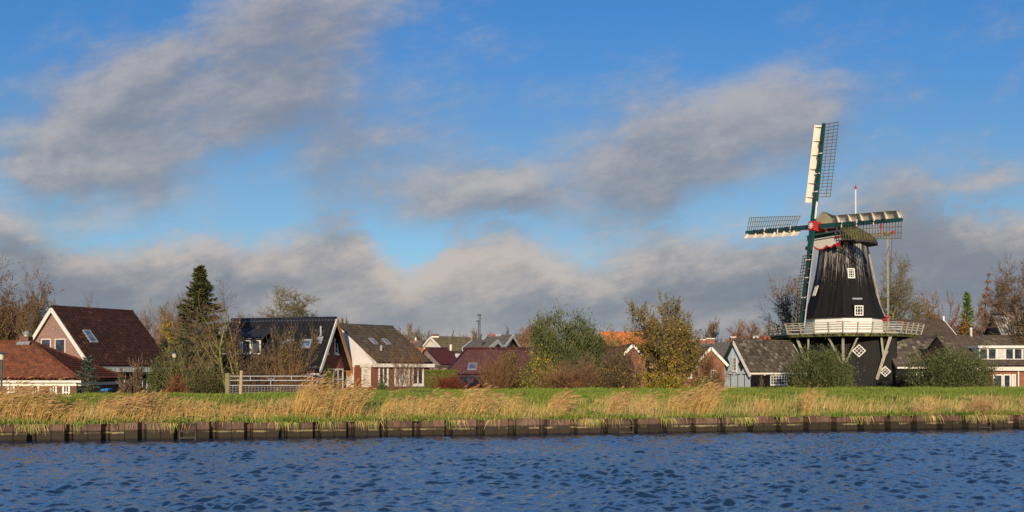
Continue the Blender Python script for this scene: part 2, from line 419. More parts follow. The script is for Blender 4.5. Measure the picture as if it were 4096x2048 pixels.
class Fr:
    """plan frame of a house: origin at its visible corner, a along the long side, b along the gable"""
    def __init__(s, px, Z, th, side=1):
        t = R(th); s.O = Vector((U(px) * Z, Z)); s.d = Vector((side * math.cos(t), math.sin(t))); s.g = Vector((-side * math.sin(t), math.cos(t)))
    def xy(s, a, b): return s.O + s.d * a + s.g * b
    def w(s, a, b, z): q = s.xy(a, b); return Vector((q.x, q.y, z))
    def a_at(s, px, b=0): o = s.xy(0, b); u = U(px); return (u * o.y - o.x) / (s.d.x - u * s.d.y)
    def b_at(s, px, a=0): o = s.xy(a, 0); u = U(px); return (u * o.y - o.x) / (s.g.x - u * s.g.y)
    def z_at(s, py, a, b): return EYE - (py - HY) / F * s.xy(a, b).y
    def root(s, name, label, cat, L, W, group=None): return thing(name, label, cat, s.w(L / 2, W / 2, GZ), group)
    def rect(s, face, x0, x1, y0, y1):    # photo rectangle on a face -> (s0, s1, z0, z1)
        if face == 'a':
            p, q = s.a_at(x0), s.a_at(x1); return p, q, s.z_at(y1, (p + q) / 2, 0), s.z_at(y0, (p + q) / 2, 0)
        p, q = s.b_at(x0), s.b_at(x1); p, q = min(p, q), max(p, q)
        return p, q, s.z_at(y1, 0, (p + q) / 2), s.z_at(y0, 0, (p + q) / 2)
    def on(s, face, k, out, z, off=0.0):  # point k metres along a face, out metres proud of it
        return s.w(k, off - out, z) if face == 'a' else s.w(off - out, k, z)
    def slab(s, mb, face, s0, s1, z0, z1, o0, o1, m=0, off=0.0):
        pts = [s.on(face, s0, o0, z0, off), s.on(face, s1, o0, z0, off), s.on(face, s1, o1, z0, off), s.on(face, s0, o1, z0, off)]
        up = Vector((0, 0, z1 - z0)); return mb.hexa(pts, [p + up for p in pts], m)
    def window(s, parent, face, rc, nx=1, ny=1, m='white', pm='glass', fw=.08, bw=.035, sill=True, off=0.0, name='window', proud=.05):
        s0, s1, z0, z1 = rc; mb = MB()
        if s0 > s1: s0, s1 = s1, s0
        s.slab(mb, face, s0, s0 + fw, z0, z1, -.02, proud, 0, off); s.slab(mb, face, s1 - fw, s1, z0, z1, -.02, proud, 0, off)
        s.slab(mb, face, s0 + fw, s1 - fw, z1 - fw, z1, -.02, proud, 0, off); s.slab(mb, face, s0 + fw, s1 - fw, z0, z0 + fw, -.02, proud, 0, off)
        for i in range(1, nx):
            k = s0 + (s1 - s0) * i / nx; s.slab(mb, face, k - bw / 2, k + bw / 2, z0 + fw, z1 - fw, -.01, proud - .008, 0, off)
        for j in range(1, ny):
            k = z0 + (z1 - z0) * j / ny; s.slab(mb, face, s0 + fw, s1 - fw, k - bw / 2, k + bw / 2, -.012, proud - .011, 0, off)
        o = mb.build(name, M[m], parent)
        pn = MB(); s.slab(pn, face, s0 + fw * .9, s1 - fw * .9, z0 + fw * .9, z1 - fw * .9, -.03, max(.012, proud - .045), 0, off); pn.build('pane', M[pm], o)
        if sill:
            sl = MB(); s.slab(sl, face, s0 - .04, s1 + .04, z0 - .09, z0 - .003, -.02, .11, 0, off); sl.build('sill', M[m], o)
        return o
    def roof_window(s, parent, a0, a1, t0, t1, W, ze, zr, m='lead', pm='skyglass', lift=.15, eo=0.0):
        """window lying in the slope above the a-face; t is the fraction of the way up from the eave"""
        def pt(a, t, o):
            q = s.w(a, t * W / 2, ze + .13 + (zr - ze) * t); return q + N_ * o
        N_ = (s.w(1, 0, ze) - s.w(0, 0, ze)).cross(s.w(0, W / 2, zr) - s.w(0, 0, ze)).normalized()
        if N_.z < 0: N_ = -N_
        if a0 > a1: a0, a1 = a1, a0
        def piece(mb, x0, x1, y0, y1, o): mb.hexa([pt(x0, y0, -.02), pt(x1, y0, -.02), pt(x1, y1, -.02), pt(x0, y1, -.02)], [pt(x0, y0, o), pt(x1, y0, o), pt(x1, y1, o), pt(x0, y1, o)])
        f = .09; ft = f / (W / 2)
        mb = MB(); piece(mb, a0, a0 + f, t0, t1, lift); piece(mb, a1 - f, a1, t0, t1, lift); piece(mb, a0 + f, a1 - f, t1 - ft, t1, lift); piece(mb, a0 + f, a1 - f, t0, t0 + ft, lift)
        o = mb.build('roof_window', M[m], parent)
        g = MB(); piece(g, a0 + f * .9, a1 - f * .9, t0 + ft * .9, t1 - ft * .9, lift - .03); g.build('pane', M[pm], o)
        return o
def gable_house(fr, root, L, W, ze, zr, wall, roof, eo=.35, go=.15, tw=.3, tc=.36, ridge=None, gablem=None, zg=None, hw=.035, hc=.03, barge=None, bw=.22):
    zg = GZ - .3 if zg is None else zg
    k = (zr - ze) / (W / 2)
    mb = MB(); q = fr.w
    mb.add([q(0, 0, zg), q(L, 0, zg), q(L, W, zg), q(0, W, zg), q(0, 0, ze), q(L, 0, ze), q(L, W, ze), q(0, W, ze)],
           [(0, 1, 5, 4), (1, 2, 6, 5), (2, 3, 7, 6), (3, 0, 4, 7)])
    gm = 1 if gablem else 0
    mb.add([q(0, 0, ze), q(0, W, ze), q(0, W / 2, zr - .03)], [(0, 1, 2)], gm); mb.add([q(L, 0, ze), q(L, W, ze), q(L, W / 2, zr - .03)], [(0, 1, 2)], gm)
    wl = mb.build('wall', [M[wall]] + ([M[gablem]] if gablem else []), root)
    zo = ze - k * eo; th = .10
    dz = .13
    o1 = roof_plane('roof', root, q(-go, -eo, zo + dz), q(L + go, -eo, zo + dz), q(L + go, W / 2, zr + dz), q(-go, W / 2, zr + dz), M[roof], tw, tc, hw, hc, th)
    o2 = roof_plane('roof', root, q(-go, W + eo, zo + dz), q(L + go, W + eo, zo + dz), q(L + go, W / 2, zr + dz), q(-go, W / 2, zr + dz), M[roof], tw, tc, hw, hc, th)
    rb = MB(); n = max(3, int(L / .4)); rm = ridge or roof
    for i in range(n):
        a0 = -go + (L + 2 * go) * i / n; a1 = -go + (L + 2 * go) * (i + 1) / n + .03
        rb.tube(q(a0, W / 2, zr + dz - .01), q(a1, W / 2, zr + dz + .01), .12, .105, 7)
    rb.build('ridge', M[rm], root)
    if barge:
        for a in (-go - .03, L + go + .03):
            for b0 in (-eo, W + eo):
                bb = MB(); bb.beam(q(a, b0, zo + dz - .08), q(a, W / 2, zr + dz - .08), .05, bw); bb.build('bargeboard', M[barge], root)
    return o1
# ------------------------------------------------------------------ setting: land, water
def build_ground():
    xs = np.concatenate([[-6000, -2000, -600, -200, -90], np.arange(-60, 60.1, .5), [90, 200, 600, 2000, 6000]])
    ts = np.concatenate([np.linspace(0, 1, 26), 1 + np.linspace(.04, 1, 16)])
    V_, F_ = [], []
    rows = []
    for t in ts:
        zp = pile_y(np.clip(xs, -70, 70)); zc = crest_y(np.clip(xs, -70, 70))
        y = zp + .02 + (zc - zp) * t if t <= 1 else zc + (t - 1) * 11
        rows.append(np.stack([xs, y, ground_z(np.clip(xs, -70, 70), y)], 1))
    for y in (75, 100, 160, 300, 800, 2500, 8500): rows.append(np.stack([xs, np.full(len(xs), float(y)), np.full(len(xs), GZ)], 1))
    first = rows[0].copy(); first[:, 2] = -1.0; rows.insert(0, first)
    V_ = np.concatenate(rows); nc = len(xs)
    i = np.arange(len(rows) - 1)[:, None] * nc + np.arange(nc - 1)[None]
    fs = np.stack([i, i + 1, i + 1 + nc, i + nc], -1).reshape(-1, 4)
    m, b = mat_new('grassy_soil'); o = coord('Object')
    c = mix(sstep(.3, .7, noise(o, .8, 6, .65)), (.075, .085, .02), (.17, .15, .05))
    put(b.inputs['Base Color'], c); b.inputs['Roughness'].default_value = .95; b.inputs['Specular IOR Level'].default_value = .1
    tag(link_mesh('ground', V_, fs, [m], None, smooth=True), None, None, kind='structure')
build_ground()

def build_water():
    rng = np.random.default_rng(5)
    xs = np.arange(-27, 30.01, .055)
    # rows further apart with distance from the camera's bank
    ys = [10.0]
    while ys[-1] < 43: ys.append(ys[-1] + max(.03, .0021 * ys[-1]))
    ys = np.array(ys)
    X, Y = np.meshgrid(xs, ys)
    Z = np.zeros_like(X)
    for k in range(110):
        lam = .16 * (.85 / .16) ** rng.random() ** 1.25 if k < 104 else 3 + 5 * rng.random()
        th = R(-80) + rng.normal(0, .80)             # waves run roughly along the view, crests across it
        kx, ky = 2 * math.pi / lam * math.cos(th), 2 * math.pi / lam * math.sin(th)
        amp = .0225 * lam ** 1.0 * (.5 + rng.random()) / math.sqrt(10) * (1 if k < 104 else .22)
        ph = kx * X + ky * Y + rng.random() * 6.28 + .8 * np.sin(.31 * X * rng.normal() + .27 * Y * rng.normal() + rng.random() * 6)
        Z += amp * (np.sin(ph) + .28 * np.sin(2 * ph + .5))
    patch = .82 + .26 * np.sin(X * .23 + 1.0 + .6 * np.sin(Y * .31)) * np.sin(Y * .37 + X * .09) + .20 * np.sin(X * .61 - Y * .43 + 1.3 * np.sin(X * .19)) * np.sin(Y * .83 + .5 * np.sin(X * .4))
    edge = sm(0, 3.0, np.minimum(X - xs[0], xs[-1] - X)) * sm(0, 2., Y - ys[0]) 
    near = .45 + .55 * sm(.0, 3.5, (pile_y(X) - Y))
    Z *= patch * edge * near * 1.0
    nc, nr = len(xs), len(ys)
    V_ = np.stack([X, Y, Z], -1).reshape(-1, 3)
    i = np.arange(nr - 1)[:, None] * nc + np.arange(nc - 1)[None]
    fs = np.stack([i, i + 1, i + 1 + nc, i + nc], -1).reshape(-1, 4)
    fs = fs[(V_[fs[:, 0], 1] < PILE0 + .3 + PILEK * V_[fs[:, 0], 0])]
    k = len(V_)
    x0, x1, y0, y1 = xs[0], xs[-1], ys[0], ys[-1]
    a, c, d = -900., 900., -40.
    V_ = np.concatenate([V_, np.array([[a, d, 0], [c, d, 0], [c, y0, 0], [a, y0, 0], [a, PILE0 - PILEK * 70, 0], [x0, y0, 0], [x0, PILE0 + PILEK * x0, 0], [x1, y0, 0], [c, PILE0 + PILEK * 70, 0], [x1, PILE0 + PILEK * x1, 0]])])
    fs = np.concatenate([fs, np.array([[k, k + 1, k + 2, k + 3], [k + 3, k + 5, k + 6, k + 4], [k + 7, k + 2, k + 8, k + 9]])])
    m, b = mat_new('canal_water')
    o = coord('Object')
    put(b.inputs['Base Color'], (.009, .026, .062)); b.inputs['Roughness'].default_value = .07
    b.inputs['IOR'].default_value = 2.6; b.inputs['Specular IOR Level'].default_value = .5
    h = noise(vscale(o, (1, 1.5, 1)), 5.5, 3, .55, .3) * .6 + noise(vscale(o, (1, 1.4, 1)), 15., 2, .5) * .22
    bump(b, h, .60, .04)
    tag(link_mesh('water', V_, fs, [m], None, smooth=True), None, None, kind='structure')
build_water()

# ------------------------------------------------------------------ steel sheet piling along the far bank
def pile_material():
    m, b = mat_new('rusty_sheet_steel'); o = coord('Object'); g = T.nodes.new('ShaderNodeNewGeometry')
    x, y, z = sep(V(g.outputs['Position']))
    n = noise(vscale(o, (1, 1, .35)), 3.5, 6, .65); n2 = noise(o, 9., 5, .65); n3 = noise(vscale(o, (.8, .8, .8)), 1.6, 4, .6)
    c = mix(sstep(.3, .7, n), (.105, .058, .040), (.205, .125, .090))
    c = mix(sstep(.56, .70, n3) * .85, c, (.055, .035, .028))
    run = noise(vscale(o, (7., 7., .5)), 1.6, 6, .7); c = mix(sstep(.54, .68, run) * .7, c, (.045, .03, .022))
    zz = z + .10 * (n2 - .5) + .07 * (n3 - .5)
    c = mix(sstep(.385, .325, zz), c, (.035, .026, .016))                  # dark wet algae below the old water mark
    c = mix(sstep(.045, .012, m_('ABSOLUTE', zz - .275)) * sstep(.45, .62, n3 + .25 * (n2 - .5)), c, (.27, .22, .11))   # pale scum line
    c = mix(sstep(.09, .03, zz), c, (.012, .009, .006))
    oi = T.nodes.new('ShaderNodeObjectInfo'); c = mix(V(oi.outputs['Random']) * .75, c, mix(1.0, c, (.45, .42, .40), 'MULTIPLY'))
    put(b.inputs['Base Color'], c); b.inputs['Roughness'].default_value = .75; b.inputs['Specular IOR Level'].default_value = .25
    return m
M['pile'] = pile_material()
def build_piles():
    dirv = Vector((1, PILEK, 0)).normalized(); nrm = Vector((dirv.y, -dirv.x, 0))     # towards the water
    o = Vector((0, PILE0, 0))
    wall = thing('quay_wall', 'rusty brown sheet steel wall holding up the grassy canal bank', 'retaining wall', (0, PILE0, 0))
    per = 1.2; s0 = -26 * per
    prng = random.Random(3)
    for i in range(58):
        a = s0 + i * per
        if a > 40: break
        jit = prng.uniform(-.035, .035); top = .60 + prng.uniform(-.03, .025)
        prof = [(0, -.30), (.075, -.30), (.16, 0), (.6, 0), (1.04, 0), (1.125, -.30), (1.2, -.30)]
        mb = MB()
        f = [o + dirv * (a + p) + nrm * (q + jit) for p, q in prof]
        bk = [o + dirv * (a + p) + nrm * (q + jit - .03) for p, q in prof]
        for k in range(len(prof) - 1):
            ring = [f[k], f[k + 1], bk[k + 1], bk[k]]
            mb.hexa([p + Vector((0, 0, -.9)) for p in ring], [p + Vector((0, 0, top)) for p in ring])
        # interlock seams
        mb.tube(o + dirv * (a + .6) + nrm * (jit + .008) + Vector((0, 0, -.8)), o + dirv * (a + .6) + nrm * (jit + .008) + Vector((0, 0, top - .01)), .026, n=6)
        mb.tube(o + dirv * (a + .0) + nrm * (jit - .27) + Vector((0, 0, -.8)), o + dirv * (a + .0) + nrm * (jit - .27) + Vector((0, 0, top - .02)), .045, n=6)
        mb.build('sheet_pile', M['pile'], wall)
    for px in (783, 2505, 3942):     # rescue ladders let into the wall
        u = U(px); X = u * PILE0 / (1 - PILEK * u); s = X / dirv.x
        i = math.floor((s - s0) / per); a = s0 + i * per + (.60 if (s - s0) / per - i > .5 else .0)
        c = o + dirv * (a + .3 + (.02 if a == s0 + i * per else -.02)) + nrm * .03
        mb = MB()
        for e in (-.27, .27): mb.beam(c + dirv * e + Vector((0, 0, -.5)), c + dirv * e + Vector((0, 0, .6)), .05, .05, up=nrm)
        l = mb.build('ladder', M['darkwood'], wall)
        for z in (.55, .30, .06):
            r = MB(); r.beam(c - dirv * .245 + Vector((0, 0, z)), c + dirv * .245 + Vector((0, 0, z)), .06, .05); r.build('rung', M['darkwood'], l)
build_piles()

# ------------------------------------------------------------------ grasses and reeds
def ribbons(P_, W_, wd):
    """P_ (N,k,3) centre lines, W_ (N,3) side vectors, wd (N,k) widths -> verts, quads"""
    N, k, _ = P_.shape
    a = P_ - W_[:, None, :] * wd[..., None] / 2; b = P_ + W_[:, None, :] * wd[..., None] / 2
    v = np.stack([a, b], 2).reshape(-1, 3)
    i = (np.arange(N)[:, None] * (2 * k) + np.arange(k - 1)[None] * 2)
    f = np.stack([i, i + 1, i + 3, i + 2], -1).reshape(-1, 4)
    return v, f
def blades(rng, X, Y, h, w, lean, k=3, curl=.5, z0=None):
    N = len(X)
    z = (ground_z(X, Y) if z0 is None else z0) - .03
    base = np.stack([X, Y, z], 1)
    az = rng.random(N) * 2 * math.pi
    side = np.stack([np.cos(az), .35 * np.sin(az), np.zeros(N)], 1)
    t = np.linspace(0, 1, k)
    lx = lean[:, 0:1] * h[:, None]; ly = lean[:, 1:2] * h[:, None]
    bend = (1 - curl) * t[None] + curl * t[None] ** 2.2
    P_ = np.empty((N, k, 3))
    P_[:, :, 0] = base[:, 0:1] + lx * bend; P_[:, :, 1] = base[:, 1:2] + ly * bend
    q = np.sqrt(np.clip(1 - .55 * (lean ** 2).sum(1), .15, 1))
    P_[:, :, 2] = base[:, 2:3] + (h * q)[:, None] * (t[None] - .22 * np.clip(np.abs(lean[:, 0:1]), 0, 1) * t[None] ** 3)
    wd = w[:, None] * (1 - .85 * t[None] ** 1.5)
    return ribbons(P_, side, wd)
def stack(parts):
    V_, F_, I_ = [], [], []; k = 0
    for v, f, m in parts:
        V_.append(v); F_.append(f + k); I_.append(np.full(len(f), m)); k += len(v)
    return np.concatenate(V_), np.concatenate(F_), np.concatenate(I_)
def bank_points(rng, N, t0, t1, x0=-27, x1=36, pw=1.0):
    X = rng.uniform(x0, x1, N); t = t0 + (t1 - t0) * rng.random(N) ** pw
    zp = pile_y(X) + .04; Y = zp + (crest_y(X) + 1.0 - zp) * t
    return X, Y, t
def fieldn(X, Y, s, seed):
    r = np.random.default_rng(seed); o = np.zeros_like(X)
    for k in range(7):
        a = r.random() * 6.28; f = s * (1.0 + 1.6 * r.random()); o += np.sin(f * (X * math.cos(a) + 1.6 * Y * math.sin(a)) + r.random() * 6.28)
    return o / 3.0
def build_grass():
    rng = np.random.default_rng(11)
    X, Y, t = bank_points(rng, 150000, .0, 1.12)
    n = fieldn(X, Y, .9, 2)
    h = (.10 + .13 * rng.random(len(X))) * (1.15 - .35 * sm(.4, 1., t)) * (1 + .35 * n); h = np.clip(h, .05, .4)
    lean = np.stack([.35 + .3 * rng.normal(size=len(X)), -.1 + .3 * rng.normal(size=len(X))], 1)
    g = blades(rng, X, Y, h, .022 + .02 * rng.random(len(X)), lean)
    dry = (rng.random(len(X)) < np.clip(.60 - 1.45 * (t - .10) + .25 * n, .02, .8))
    sel = np.repeat(dry, 2)
    mi = sel.astype(int)
    tag(link_mesh('grass', g[0], g[1], [M['grass'], M['grassmix']], None, mi), None, None, kind='stuff')
    # pale dry stems, thick in the lower half of the bank
    X, Y, t = bank_points(rng, 44000, .02, .56, pw=1.35)
    n = fieldn(X, Y, .55, 7); n2 = fieldn(X, Y, 2.1, 8)
    keep = rng.random(len(X)) < np.clip(.24 + .55 * n + .28 * n2 - .75 * np.clip(t - .25, 0, 1), .03, 1)
    X, Y, t, n = X[keep], Y[keep], t[keep], n[keep]
    h = (.22 + .33 * rng.random(len(X))) * (1 + .35 * n) * (1 - .45 * sm(.2, .6, t)); h = np.clip(h, .12, .8)
    lean = np.stack([.25 + .25 * rng.normal(size=len(X)), -.05 + .22 * rng.normal(size=len(X))], 1)
    g = blades(rng, X, Y, h, .014 + .014 * rng.random(len(X)), lean)
    mi = np.repeat((rng.random(len(X)) < .25).astype(int), 2)
    tag(link_mesh('dry_grass', g[0], g[1], [M['straw'], M['grassmix']], None, mi), None, None, kind='stuff')
    # green fringe hanging over the top of the piling
    X = rng.uniform(-26, 36, 17000); n = fieldn(X, X * 0, 1.3, 4); X = X[rng.random(17000) < np.clip(.45 + .6 * n, .08, 1)]
    Y = pile_y(X) - .22 + rng.normal(0, .11, len(X))
    h = .10 + .30 * rng.random(len(X)) ** 1.5
    lean = np.stack([.4 * rng.normal(size=len(X)), -.60 + .45 * rng.normal(size=len(X))], 1)
    g = blades(rng, X, Y, h, .02 + .02 * rng.random(len(X)), lean, k=4, curl=.9, z0=np.full(len(X), .60))
    mi = np.repeat((rng.random(len(X)) < .35).astype(int), 3)
    tag(link_mesh('grass_fringe', g[0], g[1], [M['weed'], M['grassmix']], None, mi), None, None, kind='stuff')
build_grass()
def build_hanging_grass():
    rng = np.random.default_rng(19); X = rng.uniform(-26, 36, 9000); n = fieldn(X, X * 0, 1.9, 31); X = X[rng.random(9000) < np.clip(.10 + .75 * (n - .15), .02, 1)]
    N = len(X); Y0 = PILE0 + PILEK * X + .06 + .10 * rng.random(N); h = .14 + .34 * rng.random(N) ** 1.4; t = np.linspace(0, 1, 5); P_ = np.empty((N, 5, 3))
    P_[:, :, 0] = X[:, None] + (h * rng.normal(.15, .30, N))[:, None] * t; P_[:, :, 1] = Y0[:, None] - (.16 + .22 * h)[:, None] * np.sqrt(t)
    P_[:, :, 2] = .60 + (.30 * h)[:, None] * t - (1.15 * h)[:, None] * t ** 2
    side = np.stack([np.ones(N), .3 * rng.normal(size=N), .2 * rng.normal(size=N)], 1); v, f = ribbons(P_, side, np.outer(.020 + .016 * rng.random(N), np.array([.9, 1, .8, .5, .1])))
    tag(link_mesh('hanging_grass', v, f, [M['grassmix'], M['straw'], M['weed']], None, np.repeat(rng.choice(3, N, p=[.4, .35, .25]), 4)), None, None, kind='stuff')
build_hanging_grass()
def clump_at(px0, px1, t0, t1, rng, N):
    u = U(rng.uniform(px0, px1, N)); t = t0 + (t1 - t0) * rng.random(N)
    # intersect the view direction with the bank at fraction t between piling and crest
    zp = PILE0 / (1 - PILEK * u); X = u * zp
    for _ in range(4): Y = pile_y(X) + (crest_y(X) - pile_y(X)) * t; X = u * Y
    return X, Y
def reed_clump(name, label, px0, px1, t0, t1, h, N, lean=.45, plume=.8, mats=('reed', 'plume', 'straw'), seed=0, sp=.14, w=.014, hv=.35, cat='reeds', curl=.55, group=None):
    rng = np.random.default_rng(seed + int(px0) + 500)
    X, Y = clump_at(px0, px1, t0, t1, rng, N)
    edge = (1 - .30 * np.abs((X - X.mean()) / (np.abs(X - X.mean()).max() + 1e-6)) ** 3) * (1 + .22 * fieldn(X, Y, 2.2, seed + 90))
    hh = h * edge * (1 - hv * rng.random(N) ** 1.3)
    lean_ = np.stack([lean + sp * rng.normal(size=N), -.05 + sp * rng.normal(size=N)], 1)
    v, f = blades(rng, X, Y, hh, w * (.7 + .7 * rng.random(N)), lean_, k=5, curl=curl)
    parts = [(v, f, 0)]
    k5 = v.reshape(N, 5, 2, 3).mean(2)
    tip, pre = k5[:, 4], k5[:, 3]
    # leaves along the stalks
    nl = int(N * .7); idx = rng.integers(0, N, nl); s = rng.integers(1, 4, nl); base = k5[idx, s]
    L = (.12 + .20 * rng.random(nl)) * min(1, h); t = np.linspace(0, 1, 3)
    dx = (.75 + .35 * rng.random(nl)) * np.where(rng.random(nl) < .88, 1, -1); dz = .55 + .35 * rng.normal(size=nl)
    P_ = np.empty((nl, 3, 3)); P_[:, :, 0] = base[:, 0:1] + (L * dx)[:, None] * t; P_[:, :, 1] = base[:, 1:2] + (L * .3 * rng.normal(size=nl))[:, None] * t
    P_[:, :, 2] = base[:, 2:3] + L[:, None] * (dz[:, None] * t - .5 * t * t)
    side = np.stack([np.zeros(nl), .4 * rng.normal(size=nl), np.ones(nl)], 1)
    v2, f2 = ribbons(P_, side, np.outer(.009 + .008 * rng.random(nl), np.array([.8, 1, .1]))); parts.append((v2, f2, 2))
    if plume > 0:
        sel = rng.random(N) < plume; tp, pr = tip[sel], pre[sel]; n = len(tp)
        d = tp - pr; d /= np.linalg.norm(d, axis=1, keepdims=True); d[:, 0] += .35; d[:, 2] -= .25
        L = (.15 + .13 * rng.random(n))[:, None]; t = np.array([0, .35, .7, 1.])
        P_ = tp[:, None, :] - d[:, None, :] * .05 + d[:, None, :] * (L * t)[..., None]
        P_[:, :, 2] -= .05 * t[None] ** 2
        side = np.stack([-.5 * np.ones(n), .6 * rng.normal(size=n), np.ones(n)], 1); side /= np.linalg.norm(side, axis=1, keepdims=True)
        v3, f3 = ribbons(P_, side, np.outer(.8 + .5 * rng.random(n), np.array([.008, .034, .026, .004]))); parts.append((v3, f3, 1))
    V_, F_, I_ = stack(parts)
    loc = (float(X.mean()), float(Y.mean()), float(ground_z(X.mean(), Y.mean())))
    o = link_mesh(name, V_, F_, [M[q] for q in mats], None, I_, loc=loc)
    return tag(o, label, cat, group)
RC = [  # label, px0, px1, t0, t1, height, stalks, lean
    ('tall golden reeds in front of the red-tiled house, plumes blown over', -90, 175, .05, .45, 1.55, 950, .50),
    ('low bent reeds crossing each other below the red-tiled house windows', 120, 330, .03, .35, 1.05, 330, .70),
    ('broad pale reed stand below the brown-roofed house awning', 375, 570, .0, .35, 1.22, 900, .50),
    ('thinner golden reeds between the awning house and the spruce', 560, 700, .02, .32, .95, 480, .22),
    ('short upright straw reeds below the spruce', 690, 850, .02, .3, .72, 330, .12),
    ('short sparse reeds below the wooden gate post', 880, 1150, .02, .3, .62, 760, .15),
    ('tallest amber reeds at the latch end of the field gate', 1165, 1305, .03, .42, 1.75, 620, .34),
    ('tall plumed reeds in front of the white-gabled house', 1320, 1440, .03, .32, 1.52, 480, .36),
    ('loose leaning reeds below the bare willow shrub', 1520, 1640, .04, .35, 1.05, 210, .55),
    ('loose leaning reeds below the green hedge', 1655, 1780, .04, .32, 1.12, 240, .55),
    ('leaning straw reeds below the parked car', 1815, 1930, .03, .32, 1.35, 420, .50),
    ('wiry grey-gold reeds below the yellow-leaved shrub', 1940, 2080, .05, .32, .95, 200, .60),
    ('dense straw tuft below the russet willow shrubs', 2180, 2260, .03, .28, 1.18, 340, .45),
    ('curled straw tuft beside the ladder in the quay wall', 2420, 2490, .03, .3, 1.12, 280, .42),
    ('light straw tuft right of the ladder below the olive-gold tree', 2540, 2610, .03, .3, 1.05, 230, .40),
    ('loose straw reeds below the brick house with white gable trim', 2660, 2760, .03, .3, 1.15, 300, .40),
    ('tall straw reeds beside the blue-grey shed', 2755, 2850, .03, .34, 1.65, 420, .34),
    ('small straw tuft below the black shed window', 3020, 3060, .05, .3, .75, 90, .25),
    ('narrow straw tuft below the round willow bush by the mill', 3195, 3245, .04, .3, 1.15, 170, .22),
]
for i, (lb, a, b, t0, t1, h, n, ln) in enumerate(RC):
    reed_clump('reed_clump', lb, a, b, t0, t1, h * .88, int(n * .62), ln, seed=i, w=.016, plume=.55 if h > 1.1 else .3, group='reed clumps along the canal bank')
reed_clump('drooping_tussock', 'fountain-like straw tussock hanging over the quay wall below the second willow bush', 3655, 3730, .0, .10, .85, 420, .10, 0, ('straw', 'straw', 'straw'), 40, .75, .014, .4, 'tussock', .8)
reed_clump('brown_tussock', 'flattened brown tussock above the quay wall near the brick house', 3890, 3975, .0, .18, .95, 420, -.25, 0, ('plume', 'plume', 'plume'), 41, .65, .013, .4, 'tussock', .8)
def weed(label, px, t, r, seed):
    rng = np.random.default_rng(seed); X, Y = clump_at(px, px + 1, t, t, rng, 1); N = 46
    c = np.array([X[0], Y[0], float(ground_z(X[0], Y[0]))])
    az = rng.random(N) * 6.28; rr = r * np.sqrt(rng.random(N))
    p = c + np.stack([rr * np.cos(az), rr * np.sin(az) * .7, .04 + .25 * r + .5 * (r - rr) * rng.random(N)], 1)
    L = .06 + .09 * rng.random(N)
    d = np.stack([np.cos(az), np.sin(az), .3 * rng.normal(size=N)], 1); t3 = np.array([0, .5, 1.])
    P_ = p[:, None] + d[:, None] * (L[:, None] * t3)[..., None]; P_[:, :, 2] -= .04 * t3 ** 2
    side = np.stack([-np.sin(az), np.cos(az), .5 * rng.normal(size=N)], 1)
    v, f = ribbons(P_, side, np.outer(L, np.array([.2, .7, .1])))
    tag(link_mesh('weed_plant', v, f, [M['weed']], None, loc=tuple(c)), label, 'weed', 'green weeds on the bank')
for i, (px, t, r, lb) in enumerate([(2385, .06, .32, 'bright leafy weed spilling over the quay wall left of the ladder'), (2360, .4, .3, 'leafy weed higher on the bank above the spilling weed'),
        (3440, .45, .22, 'small leafy weed in the grass below the mill'), (3560, .5, .28, 'broad leafy weed in the grass below the right mill brace'), (3490, .33, .2, 'low leafy weed nearer the quay wall below the mill'),
        (3790, .5, .24, 'leafy weed in the grass below the second willow bush'), (3860, .42, .28, 'leafy weed above the flattened brown tussock'), (1610, .55, .3, 'dark leafy weed below the bare willow shrub'), (830, .45, .3, 'leafy weed in the grass below the spruce')]):
    weed(lb, px, t, r, 60 + i)
# ------------------------------------------------------------------ houses on the left
def chimney(root, c, w, d, z0, z1, m, cap=True, parent=None, pot=None):
    """brick stack at plan point c; a part of the roof it stands on"""
    mb = MB(); mb.box((c[0], c[1], (z0 + z1) / 2), (w / 2, 0, 0), (0, d / 2, 0), (0, 0, (z1 - z0) / 2))
    o = mb.build('chimney', M[m], parent or root)
    return o
def pipe(mb, x, y, z0, z1, r, m=0): mb.tube((x, y, z0), (x, y, z1), r, n=8, m=m)

